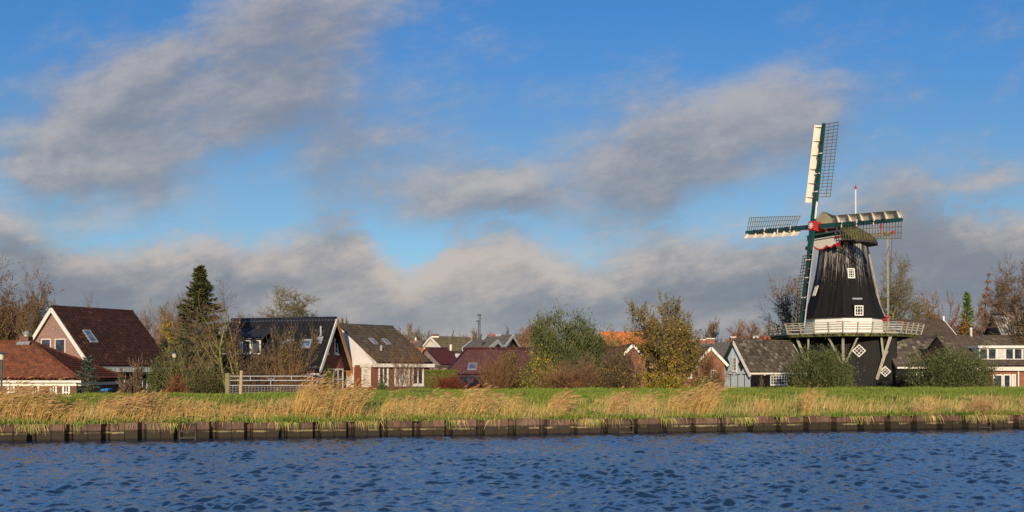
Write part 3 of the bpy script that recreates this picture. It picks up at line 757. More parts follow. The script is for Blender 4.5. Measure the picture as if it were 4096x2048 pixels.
def house_red_tiles():
    fr = Fr(312, 60.0, 8); 
    # long side runs to the left: mirror frame, hip at the right end
    fr = Fr(306, 59.0, -4, -1)
    L = fr.a_at(-420); W = 7.6
    ze = fr.z_at(1518, 0, 0); zr = fr.z_at(1372, 3.5, W / 2)
    root = fr.root('red_tiled_house', 'low house with orange-red pantile roof, white cornice and small chimney behind tall reeds', 'house', L, W)
    q = fr.w; mb = MB(); zg = GZ - .3
    mb.add([q(0, 0, zg), q(L, 0, zg), q(L, W, zg), q(0, W, zg), q(0, 0, ze), q(L, 0, ze), q(L, W, ze), q(0, W, ze)], [(0, 1, 5, 4), (1, 2, 6, 5), (2, 3, 7, 6), (3, 0, 4, 7)])
    mb.build('wall', M['brickbrown'], root)
    eo = .35; h0 = fr.a_at(128, W / 2)      # ridge end of the hip
    e = [q(-eo, -eo, ze), q(L + eo, -eo, ze), q(L + eo, W + eo, ze), q(-eo, W + eo, ze)]
    r0, r1 = q(h0, W / 2, zr), q(L + eo, W / 2, zr)
    rf = roof_plane('roof', root, e[0], e[1], r1, r0, M['tred'], .24, .32, .075, .045)
    roof_plane('roof', root, e[3], e[0], r0, r0, M['tred'], .24, .32, .075, .045); roof_plane('roof', root, e[3], e[2], r1, r0, M['tred'], .24, .32, .075, .045)
    rb = MB()
    for a, b in ((r0, r1), (e[0], r0), (e[3], r0)):
        n = max(4, int((b - a).length / .38)); d = (b - a) / n
        for i in range(n): rb.tube(a + d * i + Vector((0, 0, .06)), a + d * (i + 1.06) + Vector((0, 0, .07)), .13, .11, 7)
    rb.build('ridge', M['tred'], root)
    co = MB(); fr.slab(co, 'a', -.35, L, ze - .42, ze - .2, -.05, .12); fr.slab(co, 'a', -.42, L, ze - .197, ze - .06, -.05, .34); co.build('cornice', M['white'], root)
    co = MB(); fr.slab(co, 'b', -.3, W, ze - .42, ze - .2, -.05, .12); co.build('cornice', M['white'], root)
    for x0, x1 in ((200, 229), (250, 281), (128, 158), (30, 60), (-40, -12)):
        fr.window(root, 'a', fr.rect('a', x1, x0, 1538, 1600), 2, 2, bw=.06, fw=.12)
    cx = fr.xy(fr.a_at(105, W / 2), W / 2); c = chimney(root, cx, .62, .62, zr - .5, EYE - (1346 - HY) / F * cx.y, 'brickbrown', parent=rf)
    p = MB(); z = EYE - (1346 - HY) / F * cx.y
    p.lathe((cx.x + .02, cx.y, z), [(.16, 0), (.16, .14), (.24, .18), (.10, .36), (.02, .40)], 10); p.build('chimney_cowl', M['metal'], c)
    fl = MB(); fl.box((cx.x, cx.y - .36, zr - .02), (.45, 0, 0), (0, .10, .09), (0, -.02, .04)); fl.build('flashing', M['lead'], c)
house_red_tiles()

def house_brown_roof():
    fr = Fr(366, 71.0, 57)
    W = 2 * fr.b_at(214); L = fr.a_at(676); ze = fr.z_at(1456, 0, 0); zr = fr.z_at(1232, 0, W / 2)
    root = fr.root('brown_roofed_house', 'steep dark brown tiled house with pink-grey brick gable, striped awning and one roof window', 'house', L, W)
    gable_house(fr, root, L, W, ze, zr, 'brickpink', 'tbrown', eo=.30, go=.18, tw=.30, tc=.38, hw=.03, hc=.045)
    for b0, b1 in ((-.32, W / 2), (W + .32, W / 2)):    # broad white bargeboards on the gable
        k = (zr - ze) / (W / 2); mb = MB()
        z0 = ze - k * .32; mb.beam(fr.w(-.21, b0, z0 - .12), fr.w(-.21, b1, zr - .12), .06, .34); mb.build('bargeboard', M['white'], root)
    for x0, x1, p in ((166, 204, 'glass'), (221, 262, 'glass')):
        fr.window(root, 'b', fr.rect('b', x0, x1, 1355, 1418), 1, 1, fw=.08, m='white', pm=p)
    rw = fr.a_at(440), fr.a_at(470)
    fr.roof_window(root, rw[0] - .55, rw[1] - .55, .34, .56, W, ze, zr)
    for x0, x1, y0, y1, nx, pm in ((372, 402, 1488, 1556, 1, 'glass'), (470, 500, 1493, 1580, 1, 'glass'), (548, 590, 1490, 1580, 2, 'glass'), (620, 650, 1490, 1575, 1, 'glass')):
        fr.window(root, 'a', fr.rect('a', x0, x1, y0, y1), nx, 1, pm=pm, fw=.12)
    g = MB(); fr.slab(g, 'a', -.2, L + .1, ze - .38, ze - .22, .16, .36); g.build('gutter', M['lead'], root)
    aw = MB(); za = fr.z_at(1468, 1, 0); a0, a1 = fr.a_at(386), fr.a_at(640)
    aw.hexa([fr.w(a0, -.02, za), fr.w(a1, -.02, za), fr.w(a1, -1.15, za - .12), fr.w(a0, -1.15, za - .12)], [fr.w(a0, -.02, za + .04), fr.w(a1, -.02, za + .04), fr.w(a1, -1.15, za - .08), fr.w(a0, -1.15, za - .08)])
    aw.hexa([fr.w(a0, -1.152, za - .40), fr.w(a1, -1.152, za - .40), fr.w(a1, -1.17, za - .40), fr.w(a0, -1.17, za - .40)], [fr.w(a0, -1.152, za - .08), fr.w(a1, -1.152, za - .08), fr.w(a1, -1.17, za - .08), fr.w(a0, -1.17, za - .08)])
    aw.build('awning', M['awning'], root)
    aw = MB(); b1 = fr.b_at(276); za2 = fr.z_at(1476, 0, 1)
    aw.hexa([fr.w(-.02, .2, za2), fr.w(-.02, b1, za2), fr.w(-1.0, b1, za2 - .15), fr.w(-1.0, .2, za2 - .15)], [fr.w(-.02, .2, za2 + .12), fr.w(-.02, b1, za2 + .12), fr.w(-1., b1, za2 - .03), fr.w(-1., .2, za2 - .03)])
    aw.build('canopy', M['lead'], root)
    fb = MB(); c = fr.w(fr.a_at(440), -.15, fr.z_at(1528, 2, 0)); fb.tube(c - Vector((.3, 0, .12)), c + Vector((.3, 0, -.12)), .10, n=8)
    bk = thing('flower_basket', 'hanging wall planter with pale autumn flowers on the brown-roofed house', 'flower basket', c)
    fb.build('planter', M['darkwood'], bk)
    rg = np.random.default_rng(3); n = 70; p = np.array(c) + rg.normal(0, 1, (n, 3)) * [.28, .12, .09]
    s = .05 + .04 * rg.random(n); sv = rg.normal(size=(n, 3)); sv /= np.linalg.norm(sv, axis=1, keepdims=True); d = rg.normal(size=(n, 3)); d /= np.linalg.norm(d, axis=1, keepdims=True)
    v, f = ribbons(p[:, None] + d[:, None] * (s[:, None] * np.array([-.8, 0, .8]))[..., None], sv, np.outer(s, [.3, 1.1, .2]))
    link_mesh('blossoms', v, f, [M['lyellow']], bk)
    return fr
house_brown_roof()

def house_black_roof():
    fr = Fr(1377, 66.0, 15, -1)             # corner at the right end of the visible gable... long side runs to the left
    # origin is the gable's near left corner, so shift it: gable from px 1258 to 1377
    fr = Fr(1258, 64.5, 16, -1)
    W = fr.b_at(1377); L = fr.a_at(880); ze = fr.z_at(1466, 0, 0); zr = fr.z_at(1279, 0, W / 2)
    root = fr.root('black_roofed_house', 'house with glazed black tile roof, red brick gable, dormer and wide roof windows', 'house', L, W)
    rf = gable_house(fr, root, L, W, ze, zr, 'brickred', 'tblack', eo=.25, go=.55, tw=.26, tc=.34, hw=.03, hc=.03)
    k = (zr - ze) / (W / 2)
    for b0, b1, m, h in ((-.27, W / 2, 'white', .26), (W + .55, W / 2, 'orangewood', .34)):
        zz = ze - k * (-b0 if b0 < 0 else b0 - W)
        mb = MB(); mb.beam(fr.w(-.60, b0, zz - .02), fr.w(-.60, b1, zr - .02), .06, h); mb.build('bargeboard', M[m], root)
    so = MB(); so.hexa([fr.w(-.57, W + .5, ze - k * .5 + .02), fr.w(-.02, W + .5, ze - k * .5 + .02), fr.w(-.02, W / 2, zr + .02), fr.w(-.57, W / 2, zr + .02)],
                       [fr.w(-.57, W + .5, ze - k * .5 - .03), fr.w(-.02, W + .5, ze - k * .5 - .03), fr.w(-.02, W / 2, zr - .03), fr.w(-.57, W / 2, zr - .03)])
    so.build('soffit', M['orangewood'], root)
    for x0, x1 in ((1298, 1312), (1337, 1351)): fr.window(root, 'b', fr.rect('b', x0, x1, 1355, 1415), 1, 3, fw=.1)
    fr.window(root, 'b', fr.rect('b', 1330, 1372, 1474, 1560), 2, 2, fw=.12, bw=.09)
    fr.window(root, 'b', fr.rect('b', 1268, 1308, 1500, 1526), 2, 1, fw=.09, bw=.09)
    for x0, x1 in ((1138, 1180), (1212, 1252)):
        fr.roof_window(root, fr.a_at(x0, 1.2), fr.a_at(x1, 1.2), .33, .52, W, ze, zr)
    # flue pipe with a lead slate, roof vent
    a = fr.a_at(1280, W * .25); zf = ze + (zr - ze) * .55; c = fr.w(a, W * .275, zf)
    p = MB(); p.tube(c, c + Vector((0, 0, 1.05)), .07, n=8); p.tube(c + Vector((0, 0, .02)), c + Vector((0, 0, .38)), .14, .09, 8); p.build('flue_pipe', M['metal'], rf)
    n = (fr.w(0, W / 2, zr) - fr.w(0, 0, ze)).normalized()
    sl = MB(); dv = Vector((fr.d.x, fr.d.y, 0)); up = dv.cross(n); up = up if up.z > 0 else -up
    sl.box(c + up * .17 - n * .1, dv * .24, n * .32, up * .015); sl.build('flashing', M['lead'], rf)
    a = fr.a_at(1040, W * .4); c = fr.w(a, W * .40, ze + (zr - ze) * .80); v = MB(); v.box(c + up * .2, dv * .12, n * .15, up * .12); v.build('roof_vent', M['darkwood'], rf)
    # flat-fronted dormer with a sloping roof
    a0, a1 = fr.a_at(1032, 0), fr.a_at(876, 0); zb, zt = fr.z_at(1418, 5, 1.2), fr.z_at(1356, 5, 1.2); bf = (zb - .25 - ze) / k
    d = MB(); bb = (zt + .5 - ze) / k
    d.hexa([fr.w(a0, bf, zb - .3), fr.w(a1, bf, zb - .3), fr.w(a1, bf + .1, zb - .3), fr.w(a0, bf + .1, zb - .3)], [fr.w(a0, bf, zt), fr.w(a1, bf, zt), fr.w(a1, bf + .1, zt), fr.w(a0, bf + .1, zt)])
    for aa in (a0, a1): d.add([fr.w(aa, bf, zb - .3), fr.w(aa, bf, zt), fr.w(aa, bf + (zr - ze) * .5 / k, zt + .5)], [(0, 1, 2)])
    dm = d.build('dormer', M['blackh'], root)
    roof_plane('dormer_roof', dm, fr.w(a0 - .25, bf - .35, zt + .05), fr.w(a1 + .25, bf - .35, zt + .05), fr.w(a1 + .25, bf + 2.3, zt + 1.15), fr.w(a0 - .25, bf + 2.3, zt + 1.15), M['tblack'], .26, .34)
    n4 = 4
    for i in range(n4):
        s0 = a0 + (a1 - a0) * (i + .04) / n4; s1 = a0 + (a1 - a0) * (i + .96) / n4
        fr.window(root, 'a', (s0, s1, zb, zt - .08), 1, 1, off=bf, fw=.09, sill=False, name='dormer_window')
    g = MB(); fr.slab(g, 'a', -.5, L, ze - .62, ze - .48, .12, .28); g.build('gutter', M['white'], root)
    for x0, x1 in ((1000, 1040), (1100, 1140), (920, 960)): fr.window(root, 'a', fr.rect('a', x0, x1, 1500, 1560), 2, 1, fw=.1)
house_black_roof()

def house_white_gable():
    fr = Fr(1508, 67.0, 45)
    W = 2 * fr.b_at(1360); L = fr.a_at(1716); ze = fr.z_at(1447, 0, 0); zr = fr.z_at(1305, 0, W / 2)
    root = fr.root('white_gabled_house', 'house with white boarded gable over red brick and a low mossy grey-brown roof', 'house', L, W)
    q = fr.w; zb = fr.z_at(1460, 0, 0)
    gable_house(fr, root, L, W, ze, zr, 'brickred', 'tgrey', eo=.35, go=.12, tw=.33, tc=.42, gablem='whiteboard', hw=.025, hc=.06)
    mb = MB(); fr.slab(mb, 'b', .02, W - .02, zb, ze + .05, .01, .05); mb.build('gable_boarding', M['whiteboard'], root)
    fw = MB(); fr.slab(fw, 'a', .0, L, GZ - .3, ze - .42, .0, .03); fw.build('front_wall', M['brickbrown'], root)
    for x0, x1, nx in ((1512, 1551, 2), (1576, 1636, 3), (1646, 1692, 2)):
        fr.window(root, 'a', fr.rect('a', x0, x1, 1463, 1541), nx, 1, fw=.13, bw=.09, proud=.10, pm='curtain' if nx == 3 else 'glass')
    for x0, x1 in ((1381, 1416), (1449, 1483)):
        r = fr.rect('b', x0, x1, 1470, 1544); fr.window(root, 'b', r, 1, 1, fw=.16, proud=.07, pm='curtain')
        hd = MB(); fr.slab(hd, 'b', r[0] - .1, r[1] + .1, r[3] + .003, r[3] + .32, -.02, .13); hd.build('lintel', M['cream'], root)
        tr = MB(); zc = r[2] + (r[3] - r[2]) * .62; fr.slab(tr, 'b', r[0] + .16, r[1] - .16, zc, zc + .09, -.01, .055); tr.build('transom', M['white'], root)
    for x, t0, t1 in ((1488, .42, .58), (1540, .42, .58)):
        fr.roof_window(root, fr.a_at(x, 2.3), fr.a_at(x + 16, 2.3), t0, t1, W, ze, zr)
    g = MB(); fr.slab(g, 'a', -.3, L + .3, ze - .40, ze - .14, .02, .34); fr.slab(g, 'b', -.3, .4, ze - .38, ze - .16, .02, .12); g.build('gutter', M['white'], root)
    dp = MB(); pipe(dp, *fr.xy(.12, -.14), GZ, ze - .35, .05); dp.build('downpipe', M['white'], root)
    c = q(fr.a_at(1515, 1.3), 1.0, ze + (zr - ze) * .30); v = MB(); v.tube(c, c + Vector((0, 0, .42)), .10, n=8); v.build('roof_vent', M['metal'], root)
house_white_gable()

# ------------------------------------------------------------------ houses in the middle distance
def simple_house(name, label, px, Z, th, side, pa, pe, yr, ye, wall, roof, pc=None, W=None, L=None, gable=None, barge='white', eo=.3, go=.15, tw=.3, tc=.36, cat='house', bw=.22, ysc=None):
    """pa: photo column of the apex, pe: column of the far end of the eave"""
    fr = Fr(px, Z, th, side); W = W or 2 * fr.b_at(pa); L = L or fr.a_at(pe)
    ze = fr.z_at(ye, 0, 0); zr = fr.z_at(yr, 0, W / 2)
    root = fr.root(name, label, cat, L, W)
    rf = gable_house(fr, root, L, W, ze, zr, wall, roof, eo, go, tw, tc, gablem=gable, barge=barge, bw=bw)
    return fr, root, L, W, ze, zr, rf

def maroon_bungalow():
    fr = Fr(1796, 74.0, -3); W = 9.5; L = fr.a_at(2170); ze = fr.z_at(1500, 0, 0); zr = fr.z_at(1396, L / 2, W / 2)
    root = fr.root('maroon_bungalow', 'long bungalow under a deep maroon hipped roof behind the parked car', 'house', L, W)
    q = fr.w; mb = MB(); zg = GZ - .3
    mb.add([q(0, 0, zg), q(L, 0, zg), q(L, W, zg), q(0, W, zg), q(0, 0, ze), q(L, 0, ze), q(L, W, ze), q(0, W, ze)], [(0, 1, 5, 4), (1, 2, 6, 5), (2, 3, 7, 6), (3, 0, 4, 7)]); mb.build('wall', M['brickmauve'], root)
    eo = .4; e = [q(-eo, -eo, ze), q(L + eo, -eo, ze), q(L + eo, W + eo, ze), q(-eo, W + eo, ze)]
    h = fr.a_at(1868, W / 2); r0, r1 = q(h, W / 2, zr), q(L + eo, W / 2, zr)
    roof_plane('roof', root, e[0], e[1], r1, r0, M['tmaroon'], .28, .34); roof_plane('roof', root, e[3], e[0], r0, r0, M['tmaroon'], .28, .34); roof_plane('roof', root, e[3], e[2], r1, r0, M['tmaroon'], .28, .34)
    rb = MB()
    for a, b in ((r0, r1), (e[0], r0)):
        n = max(4, int((b - a).length / .4)); d = (b - a) / n
        for i in range(n): rb.tube(a + d * i + Vector((0, 0, .06)), a + d * (i + 1.05) + Vector((0, 0, .07)), .12, .10, 6)
    rb.build('ridge', M['tmaroon'], root)
    fr.roof_window(root, fr.a_at(1872, 1.0), fr.a_at(1908, 1.0), .10, .34, W, ze, zr)
    g = MB(); fr.slab(g, 'a', -.4, L + .4, ze - .16, ze - .03, .2, .42); g.build('gutter', M['darkwood'], root)
    fr.window(root, 'a', fr.rect('a', 1868, 1902, 1504, 1560), 2, 1, m='darkwood', fw=.12)
    fr.window(root, 'a', fr.rect('a', 1930, 1964, 1510, 1556), 1, 1, fw=.1, pm='curtain')
    fr.window(root, 'a', fr.rect('a', 2058, 2066, 1486, 1500) if False else fr.rect('a', 2040, 2066, 1508, 1550), 1, 1, fw=.1)
maroon_bungalow()
def maroon_wing():
    fr, root, L, W, ze, zr, rf = simple_house('maroon_annex', 'smaller maroon roofed house with mauve brick gable behind the carport', 1764, 84.0, 38, 1, 1708, 1840, 1398, 1457, 'brickmauve', 'tmaroon', tw=.28, tc=.34, barge=None)
    v = MB(); fr.slab(v, 'b', W / 2 - .2, W / 2 + .2, ze + (zr - ze) * .35, ze + (zr - ze) * .6, -.01, .05); v.build('gable_vent', M['lead'], root)
maroon_wing()
def carport():
    fr = Fr(1700, 76.0, -4); L = fr.a_at(1812); root = fr.root('carport', 'flat dark timber carport roof above the clipped hedge', 'carport', L, 3)
    z = fr.z_at(1462, 0, 0); t = MB(); fr.slab(t, 'a', 0, L, z - .20, z + .02, -2.5, .0); t.build('roof', M['darkwood'], root)
    for a in (.3, L * .5, L - .4):
        p = MB(); fr.slab(p, 'a', a - .07, a + .07, GZ - .1, z - .204, -.25, -.11); p.build('post', M['darkwood'], root)
        b = MB(); b.beam(fr.w(a - .06, .18, z - .9), fr.w(a - .65, .18, z - .22), .09, .09); b.build('brace', M['darkwood'], root)
carport()
# behind: olive-roofed house with big chimney
fr, root, L, W, ze, zr, rf = simple_house('olive_roofed_house', 'house with olive mossy tiled roof and stout brown chimney on the cream gable end', 1776, 98.0, 42, 1, 1762, 1925, 1352, 1404, 'cream', 'tmoss', W=4.4, barge='white', tw=.32, tc=.4)
c = fr.xy(.45, W / 2); ch = chimney(root, c, .75, .75, zr - .4, fr.z_at(1337, .4, W / 2), 'brickbrown', parent=rf)
fl = MB(); fl.box((c.x, c.y, zr + .12), (.46, 0, 0), (0, .46, 0), (0, 0, .07)); fl.build('flashing', M['white'], ch)
pp = MB(); x = P(1803, 1400, 96); pipe(pp, x.x, x.y, ze, EYE - (1378 - HY) / F * 96, .12); pp.build('vent_pipe', M['white'], root)
# slate-roofed pair with white trimmed gables facing right
fr, root, L, W, ze, zr, rf = simple_house('slate_roofed_house', 'nearer grey slate roof with a broad white trimmed gable, low behind the maroon bungalow', 1953, 90.0, 14, -1, 1985, 1860, 1368, 1396, 'brickmauve', 'tslate', barge='white', bw=.42)
fr.roof_window(root, fr.a_at(1932, 1), fr.a_at(1926, 1), .3, .62, W, ze, zr, m='darkwood')
fr, root, L, W, ze, zr, rf = simple_house('white_trimmed_gable_house', 'farther dark slate house with steep white bargeboards on an orange brick gable, two chimneys', 2008, 100.0, 14, -1, 2041, 1925, 1347, 1390, 'brickorange', 'tslate', barge='white', bw=.36, go=.3)
fr.window(root, 'b', fr.rect('b', 2030, 2036, 1366, 1380), 1, 1, fw=.06)
for px, y1, m in ((1970, 1337, 'brickorange'), (1993, 1336, 'lead')):
    a = fr.a_at(px, W / 2); c = fr.xy(a, W / 2); chimney(root, c, .9 if m == 'brickorange' else .62, .6, zr - .4, fr.z_at(y1, a, W / 2), m, parent=rf)
fr, root, L, W, ze, zr, rf = simple_house('green_gabled_shed', 'small dark slate shed with a green boarded gable beside the olive roof', 1678, 100.0, 20, -1, 1692, 1646, 1369, 1392, 'greengable', 'tslate', cat='shed', barge=None, gable='greengable')
c = fr.xy(L * .93, W / 2); ch = chimney(root, c, .75, .6, zr - .3, EYE - (1362 - HY) / F * c.y, 'brickorange', parent=rf); pt = MB(); pt.tube((c.x, c.y, EYE - (1362 - HY) / F * c.y), (c.x, c.y, EYE - (1350 - HY) / F * c.y), .12, .09, 8); pt.build('chimney_pot', M['white'], ch)
fr, root, L, W, ze, zr, rf = simple_house('orange_roofed_cottage', 'low bright orange pantiled cottage peeking out behind the white-gabled house', 1690, 92.0, 50, 1, 1660, 1722, 1388, 1412, 'brickmauve', 'torange', W=5.5, barge='white')
fr, root, L, W, ze, zr, rf = simple_house('distant_orange_house', 'dull orange roof seen between the brown-roofed house and the spruce', 690, 105.0, 25, 1, 600, 900, 1343, 1420, 'brickbrown', 'tbarn', W=8, barge=None)
# big orange farm roof
fr, root, L, W, ze, zr, rf = simple_house('orange_roofed_farmhouse', 'large bright orange pantiled farmhouse roof behind the olive-gold tree', 2445, 104.0, 10, 1, 2440, 2790, 1334, 1408, 'brickorange', 'torange', W=9, barge='white', tw=.28, tc=.34)
# low brick house with a front gable, solar panels and chimneys
def solar_house():
    fr = Fr(2610, 76.0, -5); L = fr.a_at(2792); W = 8; ze = fr.z_at(1463, 0, 0); zr = fr.z_at(1384, L / 2, W / 2)
    root = fr.root('solar_panel_house', 'low orange brick house with dark blue solar panels on its roof behind the olive-gold tree', 'house', L, W)
    rf = gable_house(fr, root, L, W, ze, zr, 'brickorange', 'tslate', .35, .1)
    for i in range(4):
        a0 = L * (.28 + .165 * i); a1 = a0 + L * .155
        mb = MB(); N_ = (fr.w(1, 0, ze) - fr.w(0, 0, ze)).cross(fr.w(0, W / 2, zr) - fr.w(0, 0, ze)).normalized(); N_ = N_ if N_.z > 0 else -N_
        def pt(a, t, o): return fr.w(a, t * W / 2, ze + .13 + (zr - ze) * t) + N_ * o
        t0, t1 = .05, .62
        mb.hexa([pt(a0, t0, .06), pt(a1, t0, .06), pt(a1, t1, .06), pt(a0, t1, .06)], [pt(a0, t0, .12), pt(a1, t0, .12), pt(a1, t1, .12), pt(a0, t1, .12)]); mb.build('solar_panel', M['solar'], root)
    g = MB(); fr.slab(g, 'a', -.3, L + .3, ze - .2, ze - .02, .16, .38); g.build('gutter', M['white'], root)
    for x0, x1 in ((2640, 2656), (2700, 2712), (2750, 2768)): fr.window(root, 'a', fr.rect('a', x0, x1, 1472, 1510), 1, 2, fw=.12, pm='curtain' if x0 == 2700 else 'glass')
solar_house()
fr, root, L, W, ze, zr, rf = simple_house('front_gabled_brick_house', 'brick house whose front gable has scalloped white bargeboards, left of the blue-grey shed', 2785, 82.0, 86, 1, 2840, 0, 1393, 1452, 'brickorange', 'tslate', W=2 * 2.6, L=9, barge='white', bw=.26, go=.12) if False else (None,) * 7
def front_gable(name, label, px0, px1, pa, Z, yr, ye, wall, roof, wins=(), depth=8, barge='white', bw=.24, eo=.3):
    """gable end facing the camera: ridge runs away from it"""
    u0, u1 = U(px0), U(px1); x0, x1 = u0 * Z, u1 * Z; W = x1 - x0
    fr = Fr.__new__(Fr); fr.O = Vector((x0, Z)); fr.d = Vector((0, 1)); fr.g = Vector((1, 0))
    ze = fr.z_at(ye, 0, 0); zr = fr.z_at(yr, 0, W / 2)
    root = fr.root(name, label, 'house', depth, W)
    gable_house(fr, root, depth, W, ze, zr, wall, roof, eo, .15, barge=barge, bw=bw)
    for w in wins: fr.window(root, 'b', fr.rect('b', *w[:4]), w[4], w[5], fw=.1)
    return fr, root, W, ze, zr
fr, root, W, ze, zr = front_gable('front_gabled_brick_house', 'orange brick house with a steep white trimmed front gable just left of the blue-grey shed', 2788, 2898, 2848, 84, 1394, 1452, 'brickorange', 'tslate', [(2842, 2866, 1480, 1508, 2, 2)], 9)
fr, root, W, ze, zr = front_gable('low_gabled_house', 'low brick house with a white trimmed front gable half hidden left of the olive-gold tree', 2506, 2556, 2530, 82, 1382, 1408, 'brickbrown', 'tslate', [(2400, 2412, 1510, 1540, 1, 1)][:0], 9)
fr = Fr(2400, 84.0, 0); 
def long_back_house():
    fr = Fr(2752, 96.0, -1); L = fr.a_at(3010); W = 8; ze = fr.z_at(1435, 0, 0); zr = fr.z_at(1377, L / 2, W / 2)
    root = fr.root('long_dark_roofed_house', 'long dark tiled roof with orange chimneys between olive-gold tree and blue-grey shed', 'house', L, W)
    rf = gable_house(fr, root, L, W, ze, zr, 'brickorange', 'tslate', .3, .1)
    fr.roof_window(root, fr.a_at(2756, 2), fr.a_at(2776, 2), .45, .8, W, ze, zr, m='white')
    for px, y in ((2804, 1361), (2840, 1356), (2930, 1350)):
        a = fr.a_at(px, W / 2); c = fr.xy(a, W / 2); ch = chimney(root, c, .9 if px != 2930 else .55, .6, zr - .3, fr.z_at(y, a, W / 2), 'brickorange', parent=rf)
        cp = MB(); z = fr.z_at(y, a, W / 2); cp.box((c.x, c.y, z + .04), (.5 if px != 2930 else .33, 0, 0), (0, .36, 0), (0, 0, .05)); cp.build('chimney_cap', M['cream'], ch)
long_back_house()
def hidden_brick_house():
    fr = Fr(2388, 80.0, 2); L = fr.a_at(2530); W = 7; ze = fr.z_at(1470, 0, 0); zr = fr.z_at(1396, 3, W / 2)
    root = fr.root('thicket_hidden_house', 'brown roofed house mostly hidden by the dark brown thicket, white windows showing through', 'house', L, W)
    gable_house(fr, root, L, W, ze, zr, 'brickbrown', 'tbrown', .3, .1)
    for x0, x1 in ((2392, 2412), (2436, 2450), (2500, 2520)): fr.window(root, 'a', fr.rect('a', x0, x1, 1486, 1524), 2, 1, fw=.1)
hidden_brick_house()
fr, root, L, W, ze, zr, rf = simple_house('distant_orange_roof_house', 'thin strip of bright orange roof with yellow chimney seen behind the blue-grey shed ridge', 3040, 125.0, 2, 1, 3035, 3180, 1353, 1400, 'brickorange', 'torange', W=7, barge=None)
a = fr.a_at(3022, W / 2); c = fr.xy(a, W / 2); chimney(root, c, .9, .7, zr - .8, fr.z_at(1343, a, W / 2), 'cream', parent=rf)
# ------------------------------------------------------------------ windmill
MZ = 92.0; MX = U(3372) * MZ
_ph = math.atan2(-MX, MZ)                       # the mill's own axes: -y looks at the camera's bank
CP, SP = math.cos(_ph), math.sin(_ph)
def mw(x, y, z): return Vector((MX + x * CP - y * SP, MZ + x * SP + y * CP, z))
def mv(x, y, z=0.0): return Vector((x * CP - y * SP, x * SP + y * CP, z))
def mill_tower_material():
    m, b = mat_new('streaked_tower_cladding')
    uv = coord('UV'); o = coord('Object'); x, y, z = sep(uv); ox, oy, oz = sep(o)
    k = m_('FLOOR', x * (1 / .26)); fr = m_('FRACT', x * (1 / .26))
    r = white(comb(k, 2.0, 5.0))
    c = mix(r, (.014, .0125, .012), (.007, .0065, .0065))
    hgt = sstep(9.0, 15.5, oz)                                     # bird lime runs down from under the cap
    col = noise(comb(x * 9.0, z * .2, 1.0), 1.0, 3, .6)
    st = noise(comb(x * 9.0, y * .55, 2.0), 1.6, 8, .75)
    patch = noise(comb(x * .9, 3.0, 1.0), 1.0, 2, .5)
    s = sstep(.56, .66, col * .55 + st * .52 + .14 * hgt - .08 + .35 * (patch - .5))
    s = s * sstep(9.5, 12.6, oz + 2.0 * (noise(comb(x * 2.6, 7.0, 1.0), 1.0, 2) - .5))
    c = mix(s * .72, c, (.50, .47, .43))
    c = mix(sstep(.68, .78, noise(comb(x * 3, y * 1.2, 4.0), 3.0, 8, .8)) * .5, c, (.13, .12, .11))
    put(b.inputs['Base Color'], c); b.inputs['Roughness'].default_value = .75; b.inputs['Specular IOR Level'].default_value = .14
    bump(b, sstep(0., .12, fr), .6, .015)
    return m
M['tower'] = mill_tower_material()
def octo(Rr, z, off=0.0):     # octagon with a corner towards the camera
    return [mw(Rr * math.sin(R(45 * i) + off), -Rr * math.cos(R(45 * i) + off), z) for i in range(8)]
mill = thing('windmill', 'black tower windmill with white gallery, green and cream sails and mossy cap', 'windmill', mw(0, 0, GZ))
def wall_window(name, parent, c, ux, uy, n, w, h, nx, ny, fw=.09, bw=.045, m='white', sill=False):
    """framed window with its own centre, axes and outward normal"""
    ux, uy, n = Vector(ux).normalized(), Vector(uy).normalized(), Vector(n).normalized(); c = Vector(c)
    mb = MB(); d = n * .03; cc = c + n * .03
    for s in (-1, 1):
        mb.box(cc + ux * (s * (w / 2 - fw / 2)), ux * fw / 2, uy * h / 2, d); mb.box(cc + uy * (s * (h / 2 - fw / 2)), ux * (w / 2 - fw), uy * fw / 2, d)
    for i in range(1, nx): mb.box(cc + ux * (w * (i / nx - .5)) - n * .004, ux * bw / 2, uy * (h / 2 - fw), d)
    for j in range(1, ny): mb.box(cc + uy * (h * (j / ny - .5)) - n * .008, ux * (w / 2 - fw), uy * bw / 2, d)
    o = mb.build(name, M[m], parent)
    g = MB(); g.box(c, ux * (w / 2 - fw * .8), uy * (h / 2 - fw * .8), n * .012); g.build('pane', M['glass'], o)
    return o
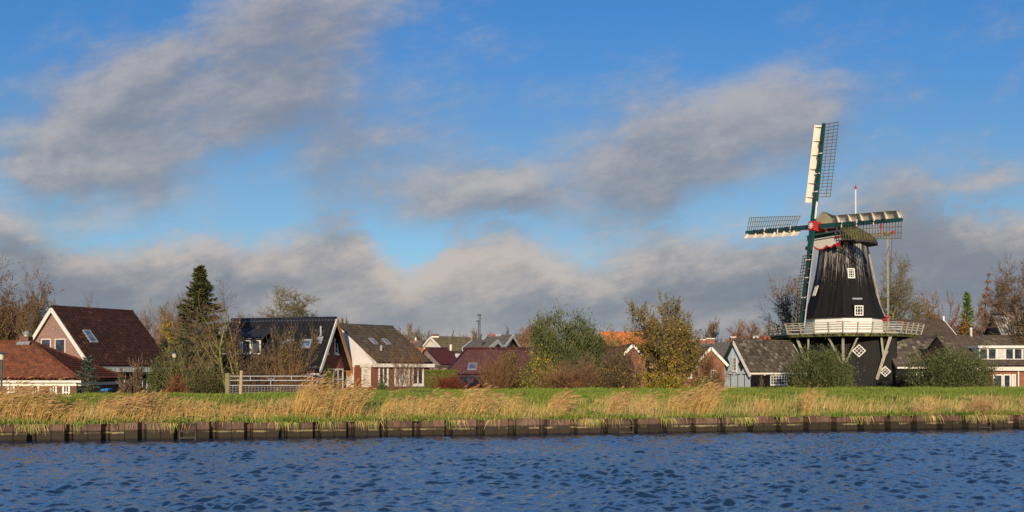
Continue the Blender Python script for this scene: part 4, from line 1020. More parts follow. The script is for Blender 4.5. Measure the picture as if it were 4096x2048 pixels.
def build_mill():
    # black timber base: broad face to the canal, battered sides
    plan = [(-2.1, -4.45), (4.75, -4.45), (5.05, -2.2), (5.05, 3.6), (2.2, 5.0), (-2.2, 5.0), (-4.9, 2.2), (-4.9, -2.2)]
    mb = MB(); zt = 5.75; zb = GZ - .4
    mb.hexa([mw(x * 1.075, y * 1.01, zb) for x, y in plan], [mw(x * .985, y, zt) for x, y in plan]); mb.build('base', M['black'], mill)
    def on_base(px, py, z=None):       # point of the front face seen at this photo position
        u = U(px); y = -4.455
        lo, hi = -8., 8.
        for _ in range(40):
            x = (lo + hi) / 2; q = mw(x, y, 0)
            if q.x / q.y < u: lo = x
            else: hi = x
        return x, y, EYE - (py - HY) / F * mw(x, y, 0).y
    up = Vector((0, 0, 1)); ex = mv(1, 0); n = mv(0, -1)
    for px, py, s in ((3436, 1403, .90), (3540.5, 1486, .76)):
        x, y, z = on_base(px, py); c = mw(x, y - .06, z)
        o = wall_window('diamond_window', mill, c, ex + up, up - ex, n, s, s, 3, 3)
    # gallery deck and joists
    RG = 7.22; zd = 6.08
    d = MB(); d.hexa(octo(RG - .10, zd - .13), octo(RG - .10, zd)); deck = d.build('gallery_deck', M['gallery'], mill)
    dk = MB()
    for i in range(8):
        for rr in (RG - .35, 5.9):
            a, b = octo(rr, zd - .27)[i], octo(rr, zd - .27)[(i + 1) % 8]; dk.beam(a, b, .2, .26)
        for f in np.linspace(0, 1, 7)[:-1]:
            a = octo(RG - .02, zd - .19)[i].lerp(octo(RG - .02, zd - .19)[(i + 1) % 8], f); b = octo(4.4, zd - .19)[i].lerp(octo(4.4, zd - .19)[(i + 1) % 8], f); dk.beam(a, b, .11, .10)
    dk.build('gallery_joists', M['mossbeam'], deck)
    # railing: leaning posts, four rails a side, red caps at the corners
    top, bot = octo(RG + .28, zd + .93), octo(RG - .03, zd - .12)
    for i in range(8):
        j = (i + 1) % 8
        rl = MB()
        for f, w, h in ((1.0, .10, .055), (.78, .035, .10), (.53, .035, .10), (.28, .035, .12)):
            k = (zd - .12 + .10 - (zd - .12)) * 0
            p = bot[i].lerp(top[i], .12 + .88 * f); q = bot[j].lerp(top[j], .12 + .88 * f)
            rl.beam(p, q, w, h)
        rl.build('gallery_rail', M['gallery'], mill)
        for f in (0, .25, .5, .75):
            p = bot[i].lerp(bot[j], f); q = top[i].lerp(top[j], f); dv = (bot[j] - bot[i]).normalized()
            pb = MB(); inn = (mw(0, 0, p.z) - p).normalized() * -.055
            pb.beam(p + inn, q + inn, .11, .11, up=dv); pb.build('railing_post', M['gallery'], mill)
        for a, b in ((i, j), (i, (i - 1) % 8)):
            cp = MB(); dv = (top[b] - top[a]).normalized(); cp.beam(top[a] + Vector((0, 0, .042)), top[a] + dv * .62 + Vector((0, 0, .042)), .14, .03); cp.build('red_cap', M['redp'], mill)
    # struts under the gallery
    def strut(x0, y0, z0, x1, y1, z1, w):
        s = MB(); s.beam(mw(x0, y0, z0), mw(x1, y1, z1), w, w, up=mv(1, 0)); s.build('gallery_strut', M['gallery'], mill)
    zj = zd - .40
    for ang in (0, 45, 90, -45, -90, 135, -135, 180):
        t = R(ang); s, c = math.sin(t), math.cos(t)
        fx, fy, fz = {0: (.05, -4.5, 2.6), 45: (3.05, -4.58, 1.55), 90: (5.12, -.6, 4.1), -45: (-3.2, -3.9, 2.6), -90: (-5.0, 0, 3.4)}.get(ang, (4.7 * s, -4.7 * c, 3.4))
        tx, ty = 6.1 * s, -6.1 * c
        if ang == 45: tx, ty = 4.25, -4.95
        strut(fx, fy, fz, tx, ty, zj, .27 if ang == 45 else .24)
        hx, hy, hz = (fx + (tx - fx) * .06, fy + (ty - fy) * .06, fz + (zj - fz) * .06) if ang != 45 else (fx + (tx - fx) * .50, fy + (ty - fy) * .50, fz + (zj - fz) * .50)
        for e in (-1, 1):
            a = t + e * R(13 if ang != 45 else 10); strut(hx, hy - .02 * e, hz, 6.0 * math.sin(a), -6.0 * math.cos(a), zj, .17)
    # white drum
    w = MB(); w.hexa(octo(3.80, zd + .01), octo(3.72, 7.72)); w.build('drum', M['whiteboard'], mill)
    # tapering tower with a flared skirt
    prof = [(4.08, 7.66), (3.95, 7.80), (3.72, 8.35), (3.40, 9.25), (3.10, 10.3), (2.76, 11.9), (2.55, 13.1), (2.38, 14.4), (2.24, 15.75)]
    V_, F_ = [], []
    sub = 3
    for rr, z in prof: 
        c8 = octo(rr, z)
        for i in range(8):
            for f in range(sub): V_.append(c8[i].lerp(c8[(i + 1) % 8], f / sub))
    n_ = 8 * sub
    for j in range(len(prof) - 1):
        for i in range(n_): F_.append((j * n_ + i, j * n_ + (i + 1) % n_, (j + 1) * n_ + (i + 1) % n_, (j + 1) * n_ + i))
    F_.append(tuple(range(n_))[::-1])
    tw = MB(); tw.add(V_, F_); tower = tw.build('tower', M['tower'], mill)
    def on_tower(px, py):     # front-right or front-left facet under this photo position: returns centre, right axis, up axis, normal
        best = None
        for i in (0, 7):
            for j in range(len(prof) - 1):
                a, b = octo(*prof[j])[i], octo(*prof[j])[(i + 1) % 8]; c, d_ = octo(*prof[j + 1])[i], octo(*prof[j + 1])[(i + 1) % 8]
                n = (b - a).cross(c - a).normalized()
                ray = Vector((U(px), 1, -(py - HY) / F)); o = Vector((0, 0, EYE))
                t = (a - o).dot(n) / ray.dot(n); h = o + ray * t
                f = (h.z - a.z) / (c.z - a.z)
                l, r_ = a.lerp(c, f), b.lerp(d_, f)
                if 0 <= f <= 1 and 0 <= (h - l).dot((r_ - l).normalized()) <= (r_ - l).length:
                    if n.y > 0: n = -n
                    ax = (b - a).normalized(); upv = n.cross(ax); upv = upv if upv.z > 0 else -upv
                    return h, ax, upv, n
    for px, py, w, h, ny in ((3403.5, 1094, .72, 1.02, 4), (3430, 1243, .86, 1.0, 3)):
        r = on_tower(px, py); out = Vector((-0, 0, 0))
        if py > 1200:      # little dormer: the window stands upright on the flare
            nn = Vector((r[3].x, r[3].y, 0)).normalized(); c = r[0] + nn * .30
            bx = MB(); bx.box(c - nn * .42, r[1] * (w / 2 + .05), Vector((0, 0, h / 2 + .04)), nn * .40); bx.build('dormer', M['black'], tower)
            wall_window('window', tower, c, r[1], (0, 0, 1), nn, w, h, 3, ny, .10)
        else:
            wall_window('window', tower, r[0] + r[3] * .05, r[1], r[2], r[3], w, h, 3, ny, .10)
    r = on_tower(3428, 1196); fl = MB(); fl.box(r[0] + r[3] * .05, r[1] * .5, r[2] * .09, r[3] * .05); fl.build('lead_strip', M['lead'], tower)
    # left side window (seen edge-on beside the lower sail)
    a, b = octo(3.05, 10.5)[7], octo(3.05, 10.5)[6]; c = a.lerp(b, .40); nn = (c - mw(0, 0, 10.5)).normalized(); ax = (b - a).normalized(); u2 = Vector((0, 0, 1)) - nn * .33; u2.normalize(); n3 = (nn + Vector((0, 0, .33))).normalized()
    wall_window('window', tower, c + nn * .12, ax, u2, n3, .8, 1.1, 3, 3)
    vt = MB(); vt.tube(mw(3.75, 1.0, 7.6), mw(4.25, 1.0, 7.6), .22, .30, 10); vt.box(mw(4.1, .9, 7.85), mv(.45, 0), mv(0, .45), (0, 0, .05)); vt.build('brake_winch', M['redp'], mill)
    # ---------------- cap
    th = R(42); nx, ny = -math.sin(th), -math.cos(th); ex_, ey_ = math.cos(th), -math.sin(th)
    def cw(f, s, z): return mw(nx * f + ex_ * s, ny * f + ey_ * s, z)       # forward along the shaft, sideways, height
    secs = [(2.55, 2.05, 18.45), (1.2, 2.45, 18.15), (0, 2.60, 17.75), (-1.4, 2.45, 17.2), (-2.6, 2.0, 16.65), (-3.5, 1.25, 16.2)]
    z0 = 15.45
    shape = [(-1, 0), (-.99, .22), (-.84, .46), (-.58, .68), (-.28, .87), (0, 1), (.28, .87), (.58, .68), (.84, .46), (.99, .22), (1, 0)]
    mb = MB(); k = len(shape)
    for j, (f, hw, zt) in enumerate(secs):
        lean = .32 if j == 0 else 0
        mb.v += [tuple(cw(f + lean * h, hw * s, z0 + (zt - z0) * h)) for s, h in shape]
    for j in range(len(secs) - 1):
        for i in range(k - 1): mb.f.append((j * k + i, j * k + i + 1, (j + 1) * k + i + 1, (j + 1) * k + i)); mb.m.append(0)
    mb.f.append(tuple(range(k))); mb.m.append(1)
    mb.f.append(tuple(range((len(secs) - 1) * k, len(secs) * k))); mb.m.append(0)
    cap = mb.build('cap', [M['capside'], M['capfront']], mill)
    rim = MB()
    pts = [(secs[j][0], s * (secs[j][1] + .12)) for s in (1,) for j in range(6)] + [(secs[j][0], -(secs[j][1] + .12)) for j in range(5, -1, -1)]
    rim.hexa([cw(f, s, z0 - .22) for f, s in pts], [cw(f, s, z0 + .02) for f, s in pts]); rim.build('cap_rim', M['darkwood'], cap)
    gz = MB(); gz.hexa(octo(2.42, 15.28), octo(2.42, 15.46)); gz.build('curb', M['greendk'], mill)
    # front breast work under the shaft: green and white beams, red posts, white name board with red scallops
    def panel(name, f, s0, s1, za, zb_, m, d=.10):
        p = MB(); p.hexa([cw(f, s0, za), cw(f, s1, za), cw(f + d, s1, za), cw(f + d, s0, za)], [cw(f, s0, zb_), cw(f, s1, zb_), cw(f + d, s1, zb_), cw(f + d, s0, zb_)]); p.build(name, M[m], cap)
    panel('breast_beam', 2.58, -1.95, 2.05, 16.45, 17.05, 'greendk', .16); panel('breast_beam', 2.60, -2.1, 2.2, 15.78, 16.16, 'greendk', .24)
    panel('trim_board', 2.86, -2.1, 2.2, 15.70, 15.775, 'white'); panel('trim_board', 2.86, -2.1, 2.2, 16.165, 16.25, 'white')
    panel('corner_post', 2.60, 1.25, 1.62, 16.26, 17.5, 'redp', .2); panel('corner_post', 2.60, -1.5, -1.15, 16.26, 17.5, 'redp', .2); panel('trim_board', 2.60, 1.63, 1.76, 16.26, 17.4, 'white', .18)
    panel('corner_block', 2.62, 1.55, 2.25, 15.45, 15.69, 'redp', .26); panel('corner_block', 2.625, 1.60, 2.25, 15.30, 15.445, 'white', .25)
    nb = [(-2.05, 15.68), (-2.15, 15.05), (-1.7, 14.85), (-1.2, 15.0), (-.75, 14.72), (-.1, 14.62), (.45, 14.86), (1.0, 14.70), (1.5, 14.95), (2.0, 14.72), (2.1, 15.2), (2.3, 15.44), (1.5, 15.45), (1.5, 15.68)]
    p = MB(); p.hexa([cw(2.72, s, z) for s, z in nb], [cw(2.80, s, z) for s, z in nb]); board = p.build('name_board', M['cream'], cap)
    sc = MB(); low = nb[1:11]
    for a, b in zip(low[:-1], low[1:]): sc.tube(cw(2.79, *a), cw(2.79, *b), .085, n=6)
    for s, z, r in ((-2.12, 14.98, .20), (1.92, 14.82, .22), (.5, 14.86, .12)): sc.tube(cw(2.72, s, z), cw(2.90, s, z), r, n=10)
    sc.build('scalloped_edge', M['redp'], board)
    sq = MB()
    for i in range(10):
        a0, a1 = i * .6, (i + 1) * .6; r0, r1 = .30 - .022 * i, .30 - .022 * (i + 1)
        sq.tube(cw(2.92, 1.85 + r0 * math.cos(a0), 16.05 + r0 * math.sin(a0)), cw(2.92, 1.85 + r1 * math.cos(a1), 16.05 + r1 * math.sin(a1)), .05, n=5)
    sq.build('scroll', M['white'], cap)
    # shaft head and sails
    tau = R(4.0); rot = R(4.5)
    N3 = (mv(nx, ny) * math.cos(tau) + Vector((0, 0, 1)) * math.sin(tau)).normalized()
    E1 = mv(ex_, ey_); E2 = (N3.cross(E1)); E2 = E2 if E2.z > 0 else -E2
    H = cw(4.0, 0, 16.85)
    sh = MB(); sh.tube(H - N3 * 2.2, H - N3 * .3, .42, .40, 12); sh.build('shaft', M['redp'], mill)
    D1 = E1 * math.cos(rot) - E2 * math.sin(rot); D2 = E2 * math.cos(rot) + E1 * math.sin(rot)
    hb = MB(); hb.box(H, D1 * .37, D2 * .45, N3 * .50); hub = hb.build('shaft_head', M['redp'], mill)
    st = MB()
    for i in range(4):
        a = math.pi * i / 4; v = (D1 * math.cos(a) + D2 * math.sin(a))  * .32; w_ = (D1 * -math.sin(a) + D2 * math.cos(a)) * .04
        st.box(H + N3 * (.51 + .002 * i), v, w_, N3 * .012)
    st.build('star', M['white'], hub)
    for k4 in range(4):
        a = R(90 * k4)
        r_ = D2 * math.cos(a) + D1 * math.sin(a); s_ = D1 * math.cos(a) - D2 * math.sin(a)      # along the sail, towards the lattice
        off = N3 * (.25 if k4 % 2 == 0 else -.25)
        def sp(rr, ss, nn=0.0): return H + off + r_ * rr + s_ * ss + N3 * nn
        stock = MB()
        stock.hexa([sp(.5, -.22, -.2), sp(.5, .22, -.2), sp(.5, .22, .2), sp(.5, -.22, .2)], [sp(10.2, -.15, -.11), sp(10.2, .15, -.11), sp(10.2, .15, .11), sp(10.2, -.15, .11)])
        sail = stock.build('sail', M['green'], mill)
        fb = MB(); fb.hexa([sp(.7, .225, -.10), sp(.7, .225, .12), sp(.7, .26, .12), sp(.7, .26, -.10)], [sp(2.4, .215, -.10), sp(2.4, .215, .12), sp(2.4, .25, .12), sp(2.4, .25, -.10)]); fb.build('wedge', M['white'], sail)
        # lattice: cross bars and long laths, twisted a little towards the root
        tw_ = lambda rr: R(6 + 14 * (1 - (rr - 2.8) / 7.4))
        wid = lambda rr: 1.42 + .12 * (rr - 2.8) / 7.4 * 2
        def lp(rr, ss): t = tw_(rr); return sp(rr, ss * math.cos(t), -.02 - ss * math.sin(t))
        la = MB(); nb_ = 23
        for i in range(nb_):
            rr = 2.9 + (10.12 - 2.9) * i / (nb_ - 1); la.beam(lp(rr, -.25 if i % 3 else .1), lp(rr, wid(rr) + .07), .062, .05, up=N3)
        for f in (.36, .70, 1.0):
            n_s = 8
            for i in range(n_s):
                ra = 2.85 + (10.16 - 2.85) * i / n_s; rb_ = 2.85 + (10.16 - 2.85) * (i + 1) / n_s
                if f == .36 and i == 0: continue
                p0, p1 = lp(ra, wid(ra) * f), lp(rb_, wid(rb_) * f); p0 -= N3 * .03; p1 -= N3 * .03; la.beam(p0, p1, .05, .04, up=N3)
        la.build('lattice', M['bar'], sail)
        # curved leading board with ribs
        ns, nr = 7, 9
        def wp(rr, f): 
            w_ = .64 + .10 * (10 - rr) / 8; s2 = -.16 - w_ * math.sin(f * 1.15) / math.sin(1.15) * .96; return sp(rr, s2, -.12 + .28 * f + .38 * (1 - math.cos(f * 1.45)))
        R0, R1 = (2.35 if k4 == 0 else 2.2), 10.1
        vv = [wp(R0 + (R1 - R0) * i / nr, f / ns) for i in range(nr + 1) for f in range(ns + 1)]
        vv += [p - N3 * .05 for p in vv]; q = (nr + 1) * (ns + 1)
        ff = []
        for i in range(nr):
            for f in range(ns):
                b0 = i * (ns + 1) + f; ff += [(b0, b0 + 1, b0 + ns + 2, b0 + ns + 1), (q + b0, q + b0 + ns + 1, q + b0 + ns + 2, q + b0 + 1)]
            for b0 in (i * (ns + 1), i * (ns + 1) + ns): ff.append((b0, b0 + ns + 1, q + b0 + ns + 1, q + b0))
        for i in (0, nr):
            for f in range(ns): b0 = i * (ns + 1) + f; ff.append((b0, b0 + 1, q + b0 + 1, q + b0))
        wb = MB(); wb.add(vv, ff); wb.build('leading_board', M['sailboard'], sail)
        for i in range(6):
            rr = 2.9 + 7.0 * i / 5; rb_ = MB()
            ring = [wp(rr, f / 5) + N3 * .004 for f in range(6)] + [sp(rr, -.16, .12)]
            rb_.hexa([p - r_ * .045 for p in ring], [p + r_ * .045 for p in ring]); rb_.build('sail_rib', M['sailboard'], sail)
        # furled cloth cord wound along the stock
        cd = MB()
        for i in range(10):
            ra = 2.6 + 6.2 * i / 10; rb_ = 2.6 + 6.2 * (i + 1) / 10
            cd.tube(sp(ra, .20 * (-1) ** i, .20), sp(rb_, -.20 * (-1) ** i, .20), .045, n=5)
        cd.build('rolled_sailcloth', M['darkwood'], sail)
        for rr in (3.4, 5.2, 7.2): 
            cl = MB(); cl.beam(sp(rr, -.34, .18), sp(rr, .3, .15), .10, .06, up=N3); cl.build('cleat', M['white'], sail)
    # tail: cross beam, long braces down to the winch, flag pole, rope
    bs = MB(); bs.beam(cw(-2.6, -3.6, 16.15), cw(-2.6, 3.9, 16.15), .30, .34); bs.build('tail_beam', M['gallery'], mill)
    for s in (3.1, 3.9): t = MB(); t.tube(cw(-2.6, s - .09, 16.15), cw(-2.6, s + .09, 16.15), .20, n=10); t.build('red_band', M['redp'], mill)
    kb = MB(); kb.lathe(cw(-2.5, 2.6, 16.3), [(.08, 0), (.09, .6), (.18, .68), (.13, .86), (.03, .95)], 8); kb.build('finial', M['redp'], mill)
    foot = cw(-6.3, 0, 7.0)
    for s, f, z in ((-3.3, -2.6, 16.0), (3.3, -2.6, 16.0), (-1.9, .6, 15.4), (1.9, .6, 15.4)):
        t = MB(); t.beam(cw(f, s, z), foot + E1 * (.35 if s > 0 else -.35), .19, .19); t.build('tail_brace', M['gallery'], mill)
    tp = MB(); tp.beam(cw(-3.3, 0, 15.7), foot + Vector((0, 0, -.8)), .24, .24); tp.build('tail_pole', M['gallery'], mill)
    b = cw(-1.6, .2, 17.1); t = MB(); t.tube(b, Vector((b.x, b.y, 21.05)), .075, .055, 8); fp = t.build('flag_pole', M['white'], mill)
    t = MB(); t.lathe((b.x, b.y, 21.05), [(.055, 0), (.13, .12), (.13, .22), (.05, .30), (.015, .55)], 8); t.build('pole_tip', M['redp'], fp)
    e = cw(-2.6, 3.85, 16.0); t = MB(); t.tube(e, Vector((e.x - .35, e.y, 7.2)), .02, n=5); t.build('rope', M['darkwood'], mill)
build_mill()

# ------------------------------------------------------------------ sheds and barns round the mill
def left_shed():
    fr = Fr(3001, 84.5, 30); W = 2 * fr.b_at(2938); L = fr.a_at(3222); ze = fr.z_at(1491, 0, 0); zr = fr.z_at(1366, 0, W / 2)
    root = fr.root('blue_grey_shed', 'low black shed with weathered tile roof and a blue-grey boarded gable with diamond windows', 'shed', L, W)
    gable_house(fr, root, L, W, ze, zr, 'bluegrey', 'tshed', eo=.22, go=.20, tw=.36, tc=.36, hw=.02, hc=.04, gablem='bluegrey')
    sd = MB(); fr.slab(sd, 'a', .012, L, GZ - .3, ze - .02, .004, .035); sd.build('side_wall', M['blackh'], root)
    k = (zr - ze) / (W / 2)
    for b0, m, dz in ((-.24, 'white', 0), (W + .24, 'greendk', .0)):
        zz = ze - k * .24; mb = MB(); mb.beam(fr.w(-.24, b0, zz - .02), fr.w(-.24, W / 2, zr - .02), .06, .26); mb.build('bargeboard', M[m], root)
    mb = MB()
    n = 14
    for i in range(n):      # scalloped green fringe under the boards
        for s in (-1, 1):
            f = (i + .5) / n; b = W / 2 + s * (W / 2 + .1) * f; z = zr - (zr - ze + .3) * f - .30
            mb.tube(fr.w(-.17, b, z), fr.w(-.21, b, z), .055, n=8)
    for s in (-1, 1): mb.beam(fr.w(-.15, W / 2, zr - .27), fr.w(-.15, W / 2 + s * (W / 2 + .1), zr - (zr - ze + .3) - .27), .03, .10)
    mb.build('scalloped_edge', M['greendk'], root)
    def bz(px): return fr.b_at(px)
    zc = fr.z_at(1456, 0, W / 2); up = Vector((0, 0, 1)); g3 = Vector((fr.g.x, fr.g.y, 0)); nrm = -Vector((fr.d.x, fr.d.y, 0))
    fr.window(root, 'b', (W / 2 - .30, W / 2 + .30, fr.z_at(1484, 0, W / 2), fr.z_at(1431, 0, W / 2)), 3, 4, m='white', fw=.045, bw=.03)
    for s in (-1, 1):       # tall lozenge windows
        c = fr.w(-.02, W / 2 + s * .98, zc); pts = [c + g3 * .38, c + up * .66, c - g3 * .38, c - up * .66]
        mb = MB()
        for i in range(4): mb.beam(pts[i] + nrm * .03, pts[(i + 1) % 4] + nrm * .03, .05, .05, up=nrm)
        for t in (1 / 3, 2 / 3):
            mb.beam(pts[0].lerp(pts[1], t) + nrm * .025, pts[3].lerp(pts[2], t) + nrm * .025, .026, .03, up=nrm); mb.beam(pts[1].lerp(pts[2], t) + nrm * .02, pts[0].lerp(pts[3], t) + nrm * .02, .026, .03, up=nrm)
        o = mb.build('lozenge_window', M['greendk'], root)
        pn = MB(); pn.hexa([p + nrm * .002 for p in pts], [p + nrm * .012 for p in pts]); pn.build('pane', M['glass'], o)
    for px in (2923, 2952, 2979):
        b = bz(px); z1 = fr.z_at(1496, 0, b); mb = MB(); fr.slab(mb, 'b', b - .03, b + .03, GZ, z1, -.01, .03); mb.build('door_seam', M['greendk'], root)
        hg = MB(); fr.slab(hg, 'b', b - .32, b + .32, z1 - .08, z1, .0, .035); hg.build('hinge', M['greendk'], root)
    fr.window(root, 'a', fr.rect('a', 3080, 3146, 1502, 1539), 6, 3, fw=.07, bw=.05, proud=.09)
    g = MB(); fr.slab(g, 'a', -.2, L, ze - .16, ze - .0, .12, .28); g.build('gutter', M['white'], root)
    for px in (3052, 3095, 3138): b = MB(); a = fr.a_at(px); fr.slab(b, 'a', a - .06, a + .06, ze - .26, ze - .163, .03, .24); b.build('bracket', M['white'], root)
left_shed()
def right_shed():
    fr = Fr(3584, 85.5, 1); W = 5.6; L = fr.a_at(3868); ze = fr.z_at(1466, 0, 0); zr = fr.z_at(1361, 0, W / 2)
    root = fr.root('mill_side_barn', 'black weatherboarded shed with weathered slate-grey tile roof adjoining the mill on its right', 'shed', L, W)
    gable_house(fr, root, L, W, ze, zr, 'blackh', 'tshed', eo=.22, go=.1, tw=.36, tc=.36, hw=.02, hc=.04)
    g = MB(); fr.slab(g, 'a', 0, L, ze - .20, ze - .04, .14, .30); g.build('gutter', M['white'], root)
    mb = MB(); k = (zr - ze) / (W / 2); mb.beam(fr.w(L + .14, -.22, ze - k * .22), fr.w(L + .14, W / 2, zr + .04), .08, .28); mb.build('bargeboard', M['white'], root)
    fr.window(root, 'a', fr.rect('a', 3664, 3692, 1490, 1532), 2, 4, fw=.08, proud=.07)
right_shed()
def big_barn():
    fr = Fr(3520, 101.0, 0); W = 11; L = fr.a_at(3862); ze = fr.z_at(1400, 0, 0); zr = fr.z_at(1286, 3, W / 2)
    root = fr.root('rust_patched_barn', 'large barn roof of brown tiles with rust orange patches rising behind the mill gallery', 'barn', L, W)
    gable_house(fr, root, L, W, ze, zr, 'blackh', 'tbarn', eo=.3, go=.1, tw=.34, tc=.40, hw=.04)
    k = (zr - ze) / (W / 2); mb = MB(); mb.beam(fr.w(L + .15, -.3, ze - k * .3 + .08), fr.w(L + .15, W / 2 - .3, zr - .1), .10, .34); mb.build('bargeboard', M['white'], root)
    pb = MB(); pb.beam(fr.w(L + .15, W / 2, zr - .5), fr.w(L + .15, W / 2, zr + .62), .2, .2); pb.build('gable_post', M['white'], root)
    for x0, x1 in ((3542, 3566), (3578, 3614)): fr.roof_window(root, fr.a_at(x0, 3), fr.a_at(x1, 3), .45, .92, W, ze, zr)
    fr.roof_window(root, fr.a_at(3560, 1.5), fr.a_at(3644, 1.5), .03, .28, W, ze, zr, m='white')
big_barn()
def right_house():
    fr = Fr(3955, 79.0, 0); fr = Fr(3840, 79.0, 0); W = 8.5; L = fr.a_at(4420)
    ze = fr.z_at(1462, 0, 0); zr = fr.z_at(1350, 0, W / 2)
    root = fr.root('dormer_band_house', 'brick house at the right edge with a long white window band in its roof', 'house', L, W)
    gable_house(fr, root, L, W, ze, zr, 'brickorange', 'tgrey', eo=.3, go=.1, tw=.33, tc=.4, hw=.025, hc=.04)
    k = (zr - ze) / (W / 2); z0, z1 = fr.z_at(1437, 5, .9), fr.z_at(1392, 5, .9); bf = (z0 - ze - .15) / k
    a0, a1 = fr.a_at(3916, bf), fr.a_at(4400, bf)
    d = MB(); d.hexa([fr.w(a0, bf, z0 - .3), fr.w(a1, bf, z0 - .3), fr.w(a1, bf + 2.6, z0 - .3), fr.w(a0, bf + 2.6, z0 - .3)], [fr.w(a0, bf, z1), fr.w(a1, bf, z1), fr.w(a1, bf + 2.6, z1 + .0), fr.w(a0, bf + 2.6, z1)]); dm = d.build('dormer', M['white'], root)
    t = MB(); fr.slab(t, 'a', a0 - .2, a1 + .2, z1 + .003, z1 + .20, -2.6, .3, off=bf); t.build('dormer_roof', M['white'], dm)
    n = 14; w = (a1 - a0) / n
    for i in range(n): fr.window(root, 'a', (a0 + w * (i + .03), a0 + w * (i + .97), z0 - .02, z1 - .04), 1, 1, off=bf, fw=.055, sill=False, pm='curtain' if i % 4 == 2 else 'glass', name='dormer_window')
    f = MB(); fr.slab(f, 'a', -.1, L, ze - .46, ze - .12, .03, .36); f.build('fascia', M['cream'], root)
    r = fr.rect('a', 3972, 4062, 1497, 1556); fr.window(root, 'a', (r[0], r[0] + (r[1] - r[0]) * .42, r[2], r[3]), 1, 1, fw=.11); 
    fr.window(root, 'a', (r[0] + (r[1] - r[0]) * .45, r[0] + (r[1] - r[0]) * .78, r[2], r[3]), 1, 1, fw=.10); fr.window(root, 'a', (r[0] + (r[1] - r[0]) * .81, r[1], r[2], r[3]), 1, 1, fw=.09, pm='curtain')
    dp = MB(); c = fr.xy(fr.a_at(4071), -.1); pipe(dp, c.x, c.y, GZ, ze - .4, .06); dp.build('downpipe', M['white'], root)
    c = fr.w(fr.a_at(3884, W / 2), W / 2, zr); p = MB(); p.tube(c + Vector((0, 0, -.2)), c + Vector((0, 0, .75)), .13, n=8); p.tube(c + Vector((0, 0, .753)), c + Vector((0, 0, .9)), .17, n=8); p.build('flue_pipe', M['metal'], root)
right_house()
fr, root, L, W, ze, zr, rf = simple_house('dark_hipped_house', 'dark steep roofed house half hidden behind the bare tree at the right edge', 4030, 98.0, -12, 1, 4055, 4420, 1262, 1390, 'brickbrown', 'tblack', W=10, barge=None)
fr, root, L, W, ze, zr, rf = simple_house('distant_russet_roof_house', 'low russet roofed house between the larch and the right edge bare tree', 3930, 120.0, 5, 1, 3930, 4100, 1318, 1370, 'brickbrown', 'tbarn', W=8, barge=None)
# ------------------------------------------------------------------ trees and shrubs
def skeleton(rng, style='spread', levels=4, stems=1, dens=1.0):
    """branching lines in unit height; returns [(p, q, r0, r1, level)]"""
    segs = []
    def nrm(v): l = math.sqrt(v[0] ** 2 + v[1] ** 2 + v[2] ** 2) or 1; return (v[0] / l, v[1] / l, v[2] / l)
    up = {'spread': .10, 'upright': .30, 'round': .12, 'larch': -.02, 'weep': .02}[style]
    def rec(p, d, L, r, lev):
        k = (16 if style == 'larch' and lev == 0 else 4) if lev < 2 else 3
        for i in range(k):
            j = (.10 if style != 'larch' else .015) if lev == 0 else .20
            d = nrm((d[0] + rng.gauss(0, j), d[1] + rng.gauss(0, j), d[2] + rng.gauss(0, j * .7) + up * (.5 if lev else .2)))
            q = (p[0] + d[0] * L / k, p[1] + d[1] * L / k, p[2] + d[2] * L / k)
            r2 = r * (1 - .62 * (i + 1) / k) if lev else r * (1 - .5 * (i + 1) / k)
            r1 = r * (1 - .62 * i / k) if lev else r * (1 - .5 * i / k)
            segs.append((p, q, r1, r2, lev))
            if lev < levels and (lev > 0 or i >= 1):
                n = 2 if lev == 0 else (2 if rng.random() < .62 * dens else 1)
                if style == 'larch' and lev == 0: n = 7
                for _ in range(n):
                    a = rng.uniform(0, 6.283); t = rng.uniform(.55, 1.0) if style != 'upright' else rng.uniform(.30, .60)
                    if style == 'larch' and lev == 0: t = rng.uniform(1.1, 1.4)
                    x = nrm((d[1], -d[0], .01 * rng.random() + .001)) if abs(d[2]) < .99 else (1, 0, 0)
                    y = (d[1] * x[2] - d[2] * x[1], d[2] * x[0] - d[0] * x[2], d[0] * x[1] - d[1] * x[0])
                    s, c = math.sin(t), math.cos(t)
                    e = tuple(d[m] * c + (x[m] * math.cos(a) + y[m] * math.sin(a)) * s for m in range(3))
                    f = .62 if lev == 0 else .66
                    if style == 'larch' and lev == 0: f = .20 * (1.08 - (i / k))
                    rec(q, nrm(e), L * f * rng.uniform(.75, 1.15) * (1 - .12 * min(i, 3)), r2 * .62 if style != 'larch' else .006, lev + 1)
            p = q
        if lev < levels and style != 'larch':
            for _ in range(2):
                e = nrm((d[0] + rng.gauss(0, .4), d[1] + rng.gauss(0, .4), d[2] + rng.gauss(0, .25)))
                rec(p, e, L * .66 * rng.uniform(.8, 1.1), r2 * .8, lev + 1)
    if stems == 1:
        rec((0, 0, 0), (0, 0, 1), .42 if style != 'larch' else 1.0, .034, 0)
    else:
        for _ in range(stems):
            a = rng.uniform(0, 6.283); t = rng.uniform(.05, .75) if style != 'upright' else rng.uniform(.02, .42); b = .10 * rng.random()
            rec((b * math.cos(a), b * math.sin(a), 0), (math.sin(t) * math.cos(a), math.sin(t) * math.sin(a), math.cos(t)), .55 * rng.uniform(.7, 1.1), .016, 1)
    return segs
